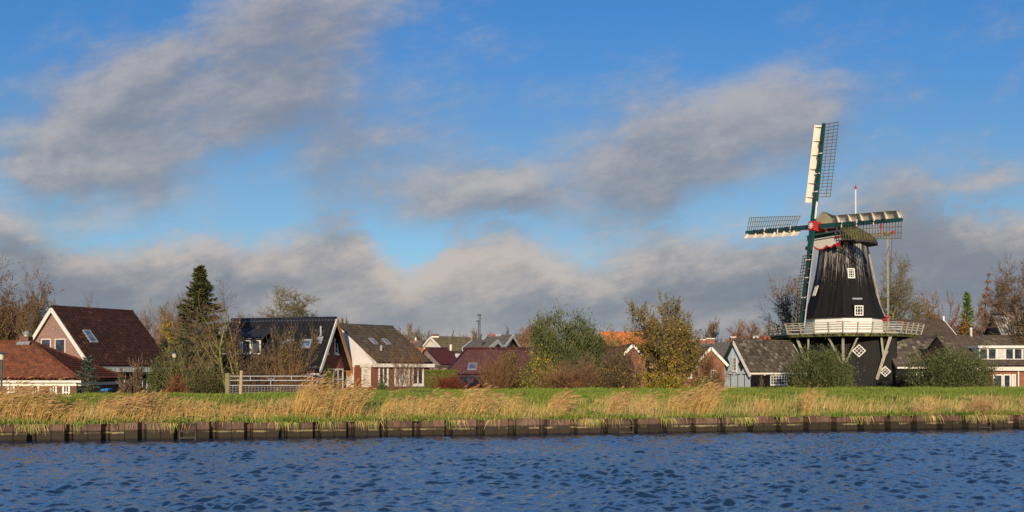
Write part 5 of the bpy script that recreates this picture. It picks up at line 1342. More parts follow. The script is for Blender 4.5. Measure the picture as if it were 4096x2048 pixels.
def tube_mesh(P0, P1, R0, R1, k=4):
    d = P1 - P0; d /= np.linalg.norm(d, axis=1, keepdims=True) + 1e-9
    a = np.cross(d, np.array([.3, .2, 1.0])); a /= np.linalg.norm(a, axis=1, keepdims=True) + 1e-9; b = np.cross(d, a)
    N = len(P0); ang = np.arange(k) * 2 * math.pi / k
    ring = a[:, None] * np.cos(ang)[None, :, None] + b[:, None] * np.sin(ang)[None, :, None]
    v = np.concatenate([P0[:, None] + ring * R0[:, None, None], P1[:, None] + ring * R1[:, None, None]], 1).reshape(-1, 3)
    i = np.arange(N)[:, None] * 2 * k + np.arange(k)[None]; j = np.arange(N)[:, None] * 2 * k + (np.arange(k)[None] + 1) % k
    return v, np.stack([i, j, j + k, i + k], -1).reshape(-1, 4)
def leaf_mesh(rg, C, size, ratio=.55, upb=0.0, dirs=None):
    N = len(C); d = rg.normal(size=(N, 3)) if dirs is None else dirs + .5 * rg.normal(size=(N, 3)); d[:, 2] += upb
    d /= np.linalg.norm(d, axis=1, keepdims=True)
    s = np.cross(d, rg.normal(size=(N, 3))); s /= np.linalg.norm(s, axis=1, keepdims=True) + 1e-9
    L = size * (.6 + .8 * rg.random(N))[:, None]; w = L * ratio
    v = np.stack([C - d * L * .5, C + s * w * .5, C + d * L * .5, C - s * w * .5], 1).reshape(-1, 3)
    return v, np.arange(N * 4).reshape(N, 4)
GB = None
def plant(name, label, cat, px0, px1, ytop, Z, style='spread', leaf=None, nleaf=0, lsize=.10, bark='bark', twig='twig', levels=4, stems=1, seed=1, rmin=.010, group=None, ratio=.6, ybase=None, trunk_r=1.0, depth=1.0, dens=1.0, lev_leaf=2, skew=0.0, upb=0.0, leaf2=None, l2=.0, twigname='crown'):
    rng = random.Random(seed); rg = np.random.default_rng(seed)
    segs = skeleton(rng, style, levels, stems, dens)
    A = np.array([s[0] for s in segs]); B = np.array([s[1] for s in segs]); r0 = np.array([s[2] for s in segs]); r1 = np.array([s[3] for s in segs]); lv = np.array([s[4] for s in segs])
    cx = (px0 + px1) / 2; X = U(cx) * Z
    zg = float(ground_z(X, Z)) - .05
    W = (px1 - px0) / F * Z; H = EYE - (ytop - HY) / F * Z - zg
    hi = np.percentile(B[:, 2], 99.7); xl, xh = np.percentile(B[:, 0], 1.2), np.percentile(B[:, 0], 98.8); yl, yh = np.percentile(B[:, 1], 2), np.percentile(B[:, 1], 98)
    S = np.array([W / (xh - xl), W * depth / (yh - yl), H / hi]); off = np.array([(xl + xh) / 2, (yl + yh) / 2, 0]) * (1 if stems == 1 else 1)
    def tr(p): q = (p - off) * S; q[:, 0] += skew * q[:, 2]; return q
    A2, B2 = tr(A), tr(B); base = np.array([X, Z, zg]); A2 += base; B2 += base
    sc = H * trunk_r; R0 = np.maximum(r0 * sc, rmin); R1 = np.maximum(r1 * sc, rmin * .8)
    loc = (X, Z, zg) if stems > 1 else tuple(A2[0])
    root = thing(name, label, cat, loc, group)
    big = lv <= 1
    v, f = tube_mesh(A2[big], B2[big], R0[big], R1[big], 6); link_mesh('trunk' if stems == 1 else 'stems', v, f, [M[bark]], root, smooth=True)
    v, f = tube_mesh(A2[~big], B2[~big], R0[~big], R1[~big], 3); parts = [(v, f, 0)]
    if leaf and nleaf:
        idx = np.where(lv >= lev_leaf)[0]; pick = rg.choice(idx, nleaf); t = rg.random(nleaf)[:, None]
        C = A2[pick] * (1 - t) + B2[pick] * t + rg.normal(0, lsize * .55, (nleaf, 3))
        n2 = int(nleaf * l2)
        v, f = leaf_mesh(rg, C[n2:], lsize, ratio, upb); parts.append((v, f, 1))
        if n2: v, f = leaf_mesh(rg, C[:n2], lsize, ratio, upb); parts.append((v, f, 2))
    V_, F_, I_ = stack(parts)
    link_mesh(twigname, V_, F_, [M[twig]] + ([M[leaf]] if leaf else []) + ([M[leaf2]] if leaf2 else []), root, I_)
    return root
def bush(name, label, cat, px0, px1, ytop, Z, leaf, n=9000, lsize=.11, ratio=.3, seed=1, clumps=150, twig='twig', group=None, core=True, flat=.0, upb=.8, rough=.16, leaf2=None, l2=0.0, bottom=.0, stems=40, spikes=.25, cover=3.6):
    """leafy shrub: many small leaf clumps on fanned stems inside an uneven dome"""
    rg = np.random.default_rng(seed); X = U((px0 + px1) / 2) * Z; zg = float(ground_z(X, Z)) - .05
    W = (px1 - px0) / F * Z; H = EYE - (ytop - HY) / F * Z - zg
    d = rg.normal(size=(clumps, 3)); d[:, 2] = np.abs(d[:, 2]) * .95 + .02; d /= np.linalg.norm(d, axis=1, keepdims=True)
    az = np.arctan2(d[:, 1], d[:, 0])
    wob = 1 + rough * (np.sin(3 * az + seed) * .5 + np.sin(5 * az + 2.1 * seed + 3 * d[:, 2]) * .5 + rg.normal(0, .45, clumps))
    rr = wob * (1 - .55 * rg.random(clumps) ** 2.2) * .93
    hd = np.hypot(d[:, 0], d[:, 1]); bx = 1 / (hd ** (3.6 + flat) + np.abs(d[:, 2]) ** (3.6 + flat)) ** (1 / (3.6 + flat))
    P_ = d * (rr * bx)[:, None]
    P_[:, :2] *= (1 - bottom * np.clip(.35 - P_[:, 2], 0, 1))[:, None]
    hi = np.percentile(P_[:, 2], 95); cs = .22 * (W * H) ** .5 / 3.0 * (190 / clumps) ** .33
    C = P_ * np.array([W / 2, W / 2 * .9, (H - cs * 1.1) / hi]) + np.array([X, Z, zg])
    n = int(min(38000, max(600, cover * W * H / (.5 * lsize * lsize * ratio)))); per = max(4, n // clumps); cs = .22 * (W * H) ** .5 / 3.0 * (190 / clumps) ** .33
    CC = np.repeat(C, per, 0); dd = np.repeat(d, per, 0)
    g = rg.normal(size=CC.shape) * cs * (1 + .35 * rg.normal(size=len(CC)))[:, None]
    tall = (rg.random(len(CC)) < spikes)[:, None]; g = np.where(tall, np.stack([g[:, 0] * .5, g[:, 1] * .5, np.abs(g[:, 2]) * 1.5], 1), g)
    L = CC + g
    L[:, 2] = zg + (L[:, 2] - zg) * H / (np.percentile(L[:, 2], 99.6) - zg); L[:, 0] = X + (L[:, 0] - X) * (W / 2) / np.percentile(np.abs(L[:, 0] - X), 98.5)
    L[:, 2] = np.maximum(L[:, 2], zg + .03)
    dirs = dd * .8 + np.array([.15, 0, upb])
    v, f = leaf_mesh(rg, L, lsize, ratio, 0, dirs); k = int(len(L) * l2); mi = np.zeros(len(f), int); mi[rg.permutation(len(f))[:k]] = 1
    root = thing(name, label, cat, (X, Z, zg), group)
    link_mesh('foliage', v, f, [M[leaf]] + ([M[leaf2]] if leaf2 else []), root, mi)
    pick = rg.choice(clumps, min(stems, clumps), replace=False); A = np.array([X, Z, zg]) + rg.normal(0, .12 * W, (len(pick), 3)) * [1, 1, 0]; B = C[pick]
    m = A * .45 + B * .55 + rg.normal(0, .05 * W, A.shape); P0 = np.concatenate([A, m]); P1 = np.concatenate([m, B]); q = np.ones(len(A))
    v, f = tube_mesh(P0, P1, np.concatenate([q * .035, q * .022]), np.concatenate([q * .022, q * .008]), 4); link_mesh('stems', v, f, [M[twig]], root)
    return root
def conifer(name, label, px, hw, ytop, Z, leaf='needle', seed=1, nb=150, droop=.25, cat='tree', bare=.04, nl=26, size=.34, group=None, power=.85, tufts=False):
    rng = np.random.default_rng(seed); X = U(px) * Z; zg = float(ground_z(X, Z)) - .05; H = EYE - (ytop - HY) / F * Z - zg; Wd = hw / F * Z
    root = thing(name, label, cat, (X, Z, zg))
    t = MB(); n = 8
    for i in range(n): t.tube((X, Z, zg + H * i / n), (X, Z, zg + H * (i + 1) / n), .018 * H * (1 - i / n) + .012, .018 * H * (1 - (i + 1) / n) + .01, 7)
    t.build('trunk', M['bark'], root)
    fr = bare + (1 - bare) * (np.arange(nb) + rng.random(nb)) / nb; az = np.arange(nb) * 2.4 + rng.normal(0, .35, nb)
    L = Wd * (1 - fr) ** power * (.55 + .55 * rng.random(nb)) + .12
    A = np.stack([np.full(nb, X), np.full(nb, Z), zg + H * fr], 1)
    rise = -droop + .75 * fr ** 2 + .08 * rng.normal(size=nb)
    D = np.stack([np.cos(az), np.sin(az), rise], 1)
    B = A + D * L[:, None]; B[:, 2] += .10 * L
    B[:, 2] = np.maximum(B[:, 2], zg + .1)
    v, f = tube_mesh(A, B, np.full(nb, .03), np.full(nb, .008), 3); parts = [(v, f, 0)]
    s = rng.random((nb, nl)) ** .75; C = A[:, None] + (B - A)[:, None] * s[..., None]
    sd = np.stack([-np.sin(az), np.cos(az), np.zeros(nb)], 1)
    wsp = (L * .34)[:, None] * (1.1 - s) * rng.normal(size=(nb, nl))
    C = C + sd[:, None] * wsp[..., None]; C[..., 2] -= np.abs(wsp) * .22 + .05 * rng.random((nb, nl)) * L[:, None]
    dirs = D[:, None] * .8 + sd[:, None] * np.sign(wsp)[..., None] * .7 + np.array([0, 0, .1 if tufts else -.18])
    C = C.reshape(-1, 3); dirs = dirs.reshape(-1, 3)
    # short side sprays
    v, f = leaf_mesh(rng, C, size, .26, 0, dirs); parts.append((v, f, 1))
    k = 30; zt = zg + H * (.93 + .08 * rng.random(k)); Ct = np.stack([X + rng.normal(0, .05, k), Z + rng.normal(0, .05, k), zt], 1)
    v, f = leaf_mesh(rng, Ct, size * .8, .22, 1.0); parts.append((v, f, 1))
    V_, F_, I_ = stack(parts); link_mesh('crown', V_, F_, [M['twig'], M[leaf]], root, I_)
    return root

# left edge, behind the red-tiled house
plant('brown_leaved_tree', 'tall brown-leaved tree at the left edge behind the red-tiled house', 'tree', -110, 130, 1040, 88, 'spread', 'lbrown', 2600, .17, seed=4, levels=4, bark='barkmoss', dens=.9)
plant('brown_leaved_tree', 'slimmer brown-leaved tree between the left edge tree and the brown-roofed house', 'tree', 66, 208, 1070, 84, 'upright', 'lbrown', 1500, .17, seed=9, levels=4, bark='barkmoss', dens=.8)
bush('garden_shrub', 'russet shrubbery below the left edge trees behind the red-tiled house', 'shrub', -60, 180, 1215, 92, 'lolive', 3500, .16, .6, 8, 110, leaf2='lbrown', l2=.5)
plant('brown_leaved_tree', 'sparse treetop showing over the ridge of the brown-roofed house', 'tree', 240, 368, 1168, 96, 'upright', 'lbrown', 500, .17, seed=14, levels=3, dens=.7)
# between the brown and the black roof
plant('bare_brown_tree', 'airy pinkish brown tree left of the spruce top', 'tree', 610, 790, 1140, 92, 'spread', 'lbrown', 1100, .13, 'bark', 'twigpink', 4, seed=21, dens=1.1)
plant('bare_brown_tree', 'small pinkish bare tree just right of the brown roof ridge', 'tree', 552, 660, 1222, 100, 'round', 'lbrown', 350, .12, 'bark', 'twigpink', 4, seed=22)
bush('yellow_shrub', 'yellowing shrub glowing between the brown roof and the spruce', 'shrub', 632, 712, 1290, 86, 'lyellow', 1300, .14, .6, 23, 60, leaf2='lolive', l2=.5)
conifer('spruce', 'tall dark green spruce between the brown-roofed and the black-roofed house', 802, 262, 1068, 60, 'needle', 31, 250, .20, nl=38, size=.38, power=1.0)
plant('young_bare_tree', 'forked pale-barked young tree standing in front of the spruce', 'tree', 690, 950, 1125, 52, 'spread', 'lbrown', 260, .09, 'barkmoss', 'twig', 3, seed=33, trunk_r=.50, rmin=.008, dens=.5, depth=.6)
plant('young_bare_tree', 'slender mossy young tree with brown leaf clusters right of the forked one', 'tree', 850, 1000, 1160, 53, 'spread', 'lbrown', 480, .11, 'barkmoss', 'twig', 3, seed=37, trunk_r=.45, rmin=.008, dens=.6, depth=.7)
plant('mossy_shrub', 'mossy many-stemmed bare shrub at the foot of the spruce', 'shrub', 650, 880, 1340, 51, 'upright', 'lgreen', 300, .07, 'barkmoss', 'twigpale', 3, stems=9, seed=38, trunk_r=.6, rmin=.009, dens=.5)
bush('evergreen_shrub', 'dark green leafy shrub between the awning and the spruce', 'shrub', 585, 730, 1432, 51, 'lgreen', 4200, .09, .5, 39, 110, 'twig', leaf2='ldark', l2=.25)
bush('beech_bush', 'small rust red beech bush at the foot of the spruce', 'shrub', 655, 748, 1502, 46.5, 'lrust', 2600, .07, .6, 41, 70)
bush('evergreen_shrub', 'low dark shrub under the two young bare trees', 'shrub', 740, 930, 1478, 50, 'ldark', 3000, .08, .5, 42, 100, leaf2='lgreen', l2=.4)
plant('dark_thicket', 'dark brown twiggy thicket in front of the black-roofed house dormer', 'shrub', 930, 1110, 1375, 55, 'round', 'ldark', 3000, .11, 'bark', 'twig', 4, stems=10, seed=43, dens=1.0, rmin=.011)
plant('garden_tree', 'small dark-leaved garden tree before the left roof window of the black roof', 'tree', 1070, 1190, 1305, 56, 'upright', 'ldark', 2600, .12, 'bark', 'twig', 4, stems=5, seed=44, leaf2='lolive', l2=.4)
plant('garden_tree', 'bushy brown garden tree before the right roof window of the black roof', 'tree', 1140, 1262, 1328, 55.5, 'upright', 'ldark', 3600, .12, 'bark', 'twig', 4, stems=6, seed=45, leaf2='lolive', l2=.3)
bush('dark_thicket', 'low dark bramble thicket behind the field gate', 'shrub', 930, 1110, 1470, 53, 'ldark', 3200, .08, .5, 46, 100, leaf2='lbrown', l2=.3)
plant('willow_shrub', 'golden brown stemmed shrub behind the middle of the field gate', 'shrub', 1085, 1235, 1425, 51, 'upright', 'lolive', 500, .06, 'twigpale', 'twigred', 3, stems=20, seed=47, trunk_r=.35, rmin=.008)
bush('evergreen_shrub', 'small green shrub against the red gable of the black-roofed house', 'shrub', 1285, 1352, 1478, 57, 'lgreen', 1400, .08, .5, 48, 60)
plant('pale_round_tree', 'round pale olive leafless tree behind the black roof ridge', 'tree', 1052, 1298, 1162, 116, 'round', 'lolive', 900, .12, 'barkmoss', 'twigpale', 5, seed=52, dens=.85, rmin=.018)
plant('willow_shrub', 'bare fan of orange brown willow stems in front of the white-gabled house', 'shrub', 1470, 1700, 1335, 52, 'upright', None, 0, .06, 'twigred', 'twigred', 3, stems=16, seed=54, trunk_r=.26, rmin=.006, dens=.5)
bush('evergreen_shrub', 'small dark evergreen at the foot of the orange willow stems', 'shrub', 1500, 1556, 1515, 51, 'lgreen', 1200, .07, .5, 55, 50)
# middle
def hedge():
    Z = 66.0; p0, p1 = P(1702, 1482, Z), P(1828, 1482, Z); rg = np.random.default_rng(8); zg = GZ; zt = p0.z
    root = thing('hedge', 'square clipped green hedge between the white-gabled house and the parked car', 'hedge', ((p0.x + p1.x) / 2, Z, zg))
    mb = MB(); mb.box(((p0.x + p1.x) / 2, Z + .5, (zg + zt) / 2), ((p1.x - p0.x) / 2 - .08, 0, 0), (0, .42, 0), (0, 0, (zt - zg) / 2 - .06)); mb.build('branches', M['ldark'], root)
    n = 9000; q = rg.random((n, 3)); f = rg.random(n)
    q[:, 1] = np.where(f < .62, rg.random(n) * .12, q[:, 1]); q[:, 2] = np.where((f >= .62) & (f < .85), 1 - rg.random(n) * .05, q[:, 2]); q[:, 0] = np.where(f >= .85, np.where(rg.random(n) < .5, 0.0, 1.0), q[:, 0])
    C = np.array([p0.x, Z, zg]) + q * np.array([p1.x - p0.x, 1.0, zt - zg]) + rg.normal(0, .03, (n, 3))
    v, fc = leaf_mesh(rg, C, .10, .5, .6); link_mesh('foliage', v, fc, [M['hedge']], root)
hedge()
plant('dogwood_shrub', 'low rust red dogwood stems below the hedge and the parked car', 'shrub', 1742, 1880, 1498, 54, 'upright', 'lrust', 900, .055, 'twigred', 'lrust', 3, stems=40, seed=61, trunk_r=.5, rmin=.009)
plant('twiggy_shrub', 'thin russet twig shrub right of the parked car', 'shrub', 1915, 2060, 1395, 58, 'upright', 'lolive', 500, .06, 'twigred', 'twigred', 3, stems=26, seed=62, trunk_r=.35, rmin=.008)
bush('dark_thicket', 'dark olive shrub between the maroon roof and the yellow-leaved shrub', 'shrub', 1985, 2115, 1400, 64, 'ldark', 3600, .10, .5, 63, 100, leaf2='lolive', l2=.35)
plant('bare_brown_tree', 'pinkish bare treetop left of the grey-green willows', 'tree', 2080, 2230, 1255, 80, 'round', 'lbrown', 300, .1, 'bark', 'twigpink', 4, seed=64)
bush('willow_tree', 'large grey-green willow, left one of the pair in the middle of the village', 'tree', 2108, 2300, 1262, 67, 'lwillow', 0, .20, .26, 65, 170, leaf2='lwillowg', l2=.35, rough=.20, bottom=.8, spikes=.12, upb=1.2, stems=70, cover=7.5, twig='twigpale')
bush('willow_tree', 'large deeper green willow, right one of the pair beside the yellow treetop', 'tree', 2222, 2425, 1274, 69, 'lwillowg', 0, .20, .26, 66, 180, leaf2='lwillow', l2=.3, rough=.20, bottom=.6, spikes=.12, upb=1.2, stems=60, cover=8.0)
bush('green_shrub', 'dark green lower growth beneath the willow pair', 'shrub', 2090, 2400, 1400, 66, 'lwillowg', 5500, .13, .3, 67, 150, leaf2='ldark', l2=.3)
bush('yellow_shrub', 'yellow-leaved shrub in front of the left willow', 'shrub', 2078, 2238, 1378, 60, 'lyellow', 1900, .10, .6, 68, 120, leaf2='lgreen', l2=.6, stems=80, rough=.3, cover=1.6)
plant('yellow_shrub', 'low dark brown stems with yellow leaves right of the yellow-leaved shrub', 'shrub', 2240, 2400, 1430, 60, 'spread', 'lyellow', 420, .08, 'bark', 'twig', 4, stems=10, seed=69)
plant('russet_willow', 'dense russet willow stems above the bank left of the brown thicket', 'shrub', 2180, 2375, 1452, 56, 'upright', 'twigpink', 1500, .07, 'twigred', 'twigred', 3, stems=56, seed=70, trunk_r=.35, rmin=.009, ratio=.25, upb=.8)
plant('yellow_tree', 'small yellow treetop behind the right willow', 'tree', 2350, 2480, 1298, 98, 'round', 'lyellow', 1500, .15, 'barkmoss', 'twigpale', 4, seed=71, leaf2='lolive', l2=.4)
plant('dark_thicket', 'tall dark brown leafy thicket left of the olive-gold tree', 'shrub', 2380, 2570, 1368, 62, 'round', 'ldark', 5500, .13, 'bark', 'twig', 4, stems=12, seed=72, leaf2='lolive', l2=.25)
bush('dark_thicket', 'low brown undergrowth along the crest left of the olive-gold tree', 'shrub', 2360, 2560, 1470, 58, 'ldark', 3400, .09, .5, 73, 120, leaf2='lyellow', l2=.10)
plant('olive_gold_tree', 'broad tree with olive-gold autumn leaves in front of the solar panel house', 'tree', 2520, 2800, 1188, 63, 'upright', 'lolive', 13000, .15, 'barkmoss', 'twig', 5, stems=5, seed=75, leaf2='lyellow', l2=.05, trunk_r=1.0, rmin=.010, lev_leaf=3, dens=.6)
bush('yellow_shrub', 'gold-leaved skirt of suckers at the foot of the olive-gold tree', 'shrub', 2540, 2765, 1435, 61, 'lolive', 3800, .11, .6, 76, 150, leaf2='lyellow', l2=.3, rough=.3, cover=2.4)
plant('twiggy_shrub', 'red-brown twiggy tree beside the front-gabled brick house', 'shrub', 2760, 2905, 1400, 74, 'round', 'lrust', 500, .08, 'bark', 'twigred', 4, stems=5, seed=77, rmin=.011)
bush('green_shrub', 'low bright green shrub left of the blue-grey shed', 'shrub', 2765, 2862, 1500, 66, 'lgreen', 2200, .09, .5, 78, 70)
bush('dark_thicket', 'dark shrub tucked against the left wall of the blue-grey shed', 'shrub', 2835, 2900, 1490, 78, 'ldark', 1500, .10, .5, 79, 50)
# round the mill
plant('brown_leaved_tree', 'brown-leaved tree behind the lower sail left of the mill', 'tree', 3066, 3260, 1108, 112, 'round', 'lbrown', 2600, .19, 'bark', 'twig', 4, seed=81, rmin=.016, dens=1.1)
bush('willow_bush', 'round grey-green willow bush in front of the mill base', 'shrub', 3165, 3412, 1396, 80, 'lwillow', 13000, .16, .34, 82, 420, leaf2='lwillowg', l2=.4, rough=.17, cover=6.5, spikes=.12)
bush('willow_bush', 'wide grey-green willow bush between the mill and the brick house', 'shrub', 3645, 3968, 1392, 77, 'lwillow', 16000, .16, .34, 83, 480, leaf2='lwillowg', l2=.5, rough=.19, flat=.6, cover=6.0, spikes=.12)
plant('bare_tree', 'large bare grey tree behind the mill tail poles', 'tree', 3430, 3662, 1036, 118, 'spread', 'ltan', 900, .12, 'barkmoss', 'twigpale', 5, seed=84, rmin=.014, dens=.75)
plant('bare_brown_tree', 'reddish brown leafy tree behind the rust-patched barn ridge', 'tree', 3690, 3822, 1172, 122, 'round', 'ltan', 3200, .19, 'bark', 'twigred', 4, seed=85, rmin=.018)
plant('bare_brown_tree', 'lower straw brown twiggy tree left of the reddish one behind the barn', 'tree', 3600, 3735, 1205, 120, 'round', 'ltan', 2000, .17, 'bark', 'twigpale', 4, seed=86, rmin=.020, dens=1.2)
conifer('green_conifer', 'bright green conifer behind the barn beside the thin larch', 3868, 46, 1174, 112, 'needlelt', 87, 120, -.15, nl=22, size=.5, power=.55)
bush('rust_shrub', 'rust brown shrub in front of the bright green conifer', 'shrub', 3800, 3900, 1275, 108, 'lrust', 1800, .2, .5, 88, 70, leaf2='lolive', l2=.4)
plant('larch', 'tall thin pinkish larch with fine level twigs', 'tree', 3876, 3976, 1096, 116, 'larch', None, 0, .1, 'bark', 'twigpink', 3, seed=89, rmin=.026, trunk_r=.25)
plant('bare_brown_tree', 'pinkish orange twiggy tree right of the thin larch', 'tree', 3925, 4040, 1188, 122, 'upright', 'ltan', 1600, .17, 'bark', 'twigpink', 4, seed=90, rmin=.020, dens=1.2)
plant('bare_tree', 'gnarled bare tree at the right edge in front of the dark house', 'tree', 3985, 4260, 1055, 84, 'spread', None, 0, .1, 'bark', 'twig', 5, seed=91, rmin=.013, dens=.8)
# small garden plants on the left
conifer('blue_spruce', 'small layered blue-green spruce beside the red-tiled house', 352, 72, 1432, 57, 'needleblue', 95, 46, .05, nl=42, size=.20, bare=.12, power=.6)
plant('gnarled_shrub', 'gnarled bare dark shrub in front of the striped awning', 'shrub', 478, 580, 1436, 57, 'spread', None, 0, .1, 'bark', 'twig', 4, stems=5, seed=96, rmin=.014, trunk_r=1.0)
bush('garden_shrub', 'low dark green shrub at the foot of the small blue-green spruce', 'shrub', 330, 410, 1540, 54, 'needle', 1500, .09, .4, 97, 50)
plant('wall_climber', 'thin green climbing plant on the black wall of the blue-grey shed', 'climber', 3035, 3056, 1494, 82.2, 'upright', 'lgreen', 130, .07, 'twig', 'twig', 3, stems=2, seed=98)

# far belt of trees seen between and behind the houses
def far_trees():
    kinds = [('round', 'twigpink', 'ltan', 900), ('upright', 'twigpale', 'lolive', 900), ('round', 'twig', 'ltan', 700), ('spread', 'twigpale', 'lolive', 900), ('upright', 'twigred', 'ltan', 1000)]
    spots = [  # label, px, top, half width px, Z, kind
        ('small pinkish bare tree over the roofs right of the white-gabled house', 1625, 1297, 32, 150, 0), ('olive grown tree left of the olive roof chimney', 1690, 1318, 60, 165, 1), ('yellowish tree behind the white vent pipe', 1745, 1330, 45, 170, 3),
        ('tawny tree left of the two floodlight masts', 1885, 1322, 40, 190, 4), ('low tawny tree right of the two floodlight masts', 1945, 1334, 34, 195, 0), ('dark small tree beside the olive roof ridge', 1803, 1332, 14, 185, 2),
        ('brown bare tree behind the white-trimmed gables', 2062, 1318, 60, 140, 2), ('tawny twig tree left of the willow pair', 2128, 1300, 50, 130, 4), ('straw brown tree over the orange farmhouse', 2520, 1322, 40, 150, 3), ('pinkish twigs over the farmhouse ridge', 2590, 1316, 60, 155, 0),
        ('bare upright tree behind the long dark roof', 2852, 1283, 44, 150, 2), ('pinkish bare tree right of the upright tree over the long dark roof', 2925, 1298, 45, 158, 0), ('broad pink-brown tree behind the blue-grey shed ridge', 2995, 1285, 55, 162, 4), ('low pale twigs left of the mill gallery', 3080, 1316, 50, 170, 0),
        ('low olive tree left of the long dark roof', 2765, 1330, 50, 165, 1), ('brown twiggy tree behind the right edge roofs', 4060, 1235, 60, 130, 4), ('tawny tree behind the brown-roofed house', 480, 1260, 60, 150, 2), ('straw tree between brown roof and spruce', 700, 1215, 55, 140, 3),
        ('brown hedge tree left of the red-tiled house chimney', 30, 1290, 60, 120, 4), ('olive tree behind the black-roofed house chimney side', 960, 1262, 50, 140, 1), ('pale twigs over the white-gabled ridge', 1378, 1275, 16, 140, 3)]
    for i, (lb, px, yt, hw, Z, k) in enumerate(spots):
        st, tw, lf, nl = kinds[k]
        plant('distant_tree', lb, 'tree', px - hw, px + hw, yt, Z, st, lf, nl, .2, 'bark', tw, 4, seed=200 + i, rmin=.024, group='distant trees behind the village', dens=1.0)
    rg = np.random.default_rng(77)
    protos = []
    for i in range(5):
        r = bush('field_hedge_bush', 'brown hedgerow bush in the distance behind the houses', 'shrub', 2000 + i, 2090 + i, 1418, 180, ['lbrown', 'lolive', 'ldark', 'lgreen', 'lbrown'][i], 1600, .35, .6, 300 + i, 60, group='distant hedgerow bushes', leaf2='twigpink', l2=.4)
        protos.append(r)
    k = 0
    for px in range(-300, 4500, 62):
        Z = 175 + 50 * rg.random(); s = .75 + .6 * rg.random(); pr = protos[k % 5]
        if k < 5: r = pr
        else:
            r = pr.copy(); COL.objects.link(r)
            for ch in pr.children: c = ch.copy(); COL.objects.link(c); c.parent = r
        r.location = (U(px) * Z, Z, GZ); r.scale = (s * 1.15, s, s * (.8 + .5 * rg.random())); r.rotation_euler = (0, 0, rg.random() * 6.28); k += 1
far_trees()
# ------------------------------------------------------------------ gate, posts, lamps, masts, car, bin
def field_gate():
    Z = 44.0; x0, x1 = P(918, 1500, Z).x, P(1250, 1500, Z).x; zt = P(0, 1505, Z).z; zb = P(0, 1578, Z).z; g = thing('field_gate', 'galvanised steel field gate with wire mesh below its rails on the grass bank', 'gate', ((x0 + x1) / 2, Z, zb))
    zs = [zt, P(0, 1522, Z).z, P(0, 1542, Z).z]
    fr = MB()
    for z in zs: fr.tube((x0, Z, z), (x1, Z, z), .026, n=8)
    for x in (x0, x1): fr.tube((x, Z, zb), (x, Z, zt), .03, n=8)
    fr.tube((x0, Z, zb + .02), (x1, Z, zb + .02), .02, n=8); fr.build('frame', M['metal'], g)
    br = MB()
    for px, a, b in ((1002, 1, 0), (1083, 2, 1), (1166, 1, 0)): br.tube((P(px, 0, Z).x, Z, zs[a]), (P(px, 0, Z).x, Z, zs[b]), .022, n=8)
    c = P(1085, 0, Z).x
    for s in (-1, 1): br.tube((c + s * .19, Z, zs[0]), (c + s * .09, Z, zs[1]), .013, n=6); br.tube((c + s * .09, Z, zs[1]), (c, Z, zs[0] - .08), .013, n=6)
    br.build('brace', M['metal'], g)
    ms = MB(); nx = 26
    for i in range(1, nx): ms.tube((x0 + (x1 - x0) * i / nx, Z, zb + .02), (x0 + (x1 - x0) * i / nx, Z, zs[2]), .0075, n=5)
    for j in range(1, 4): z = zb + (zs[2] - zb) * j / 4; ms.tube((x0, Z + .012, z), (x1, Z + .012, z), .0075, n=5)
    ms.build('wire_mesh', M['metal'], g)
    h = MB(); h.box((x0 - .09, Z, zs[0] - .25), (.06, 0, 0), (0, .04, 0), (0, 0, .10)); h.build('hinge', M['metal'], g)
field_gate()
def post(name, label, px, y0, y1, Z, r, m, lean=0.0):
    p = P(px, y0, Z); zb = P(px, y1, Z).z - .4
    mb = MB(); n = 8; rg = random.Random(int(px))
    ring = [(math.cos(6.283 * i / n) * r * rg.uniform(.9, 1.1), math.sin(6.283 * i / n) * r * rg.uniform(.9, 1.1)) for i in range(n)]
    mb.hexa([(p.x - lean + a, Z + b, zb) for a, b in ring], [(p.x + a, Z + b, p.z + .01 * (i % 3)) for i, (a, b) in enumerate(ring)])
    o = mb.build(name, M[m], None, loc=(p.x, Z, zb)); tag(o, label, 'post')
post('gate_post', 'mossy square-set wooden post carrying the hinge side of the field gate', 911, 1494, 1580, 44.0, .13, 'postgreen')
post('wooden_stake', 'pale round wooden stake standing in front of the field gate', 966, 1484, 1590, 40.3, .075, 'post', .06)
def street_lamp(label, px, ytop, Z, r):
    p = P(px, ytop, Z); zg = float(ground_z(p.x, Z)) - .2; o = thing('street_lamp', label, 'street lamp', (p.x, Z, zg))
    s = r
    a = MB(); a.lathe((p.x, Z, 0), [(.055, zg), (.055, p.z - 1.6 * s), (.045, p.z - .95 * s)], 8); a.build('pole', M['lampgreen'], o)
    a = MB(); a.lathe((p.x, Z, p.z - .95 * s), [(.28 * s, 0), (.30 * s, .05 * s), (.36 * s, .80 * s), (.34 * s, .82 * s)], 12); a.build('lamp_glass', M['lampglass'], o)
    a = MB(); a.lathe((p.x, Z, p.z - .12 * s), [(.80 * s, 0), (.78 * s, .04 * s), (.20 * s, .14 * s), (.05 * s, .16 * s)], 14); a.build('lamp_hood', M['lampgreen'], o)
street_lamp('green street lamp with a flat hood at the left edge before the red-tiled house', 6, 1410, 50, .42)
street_lamp('green street lamp with a flat hood standing before the spruce', 697, 1408, 54, .36)
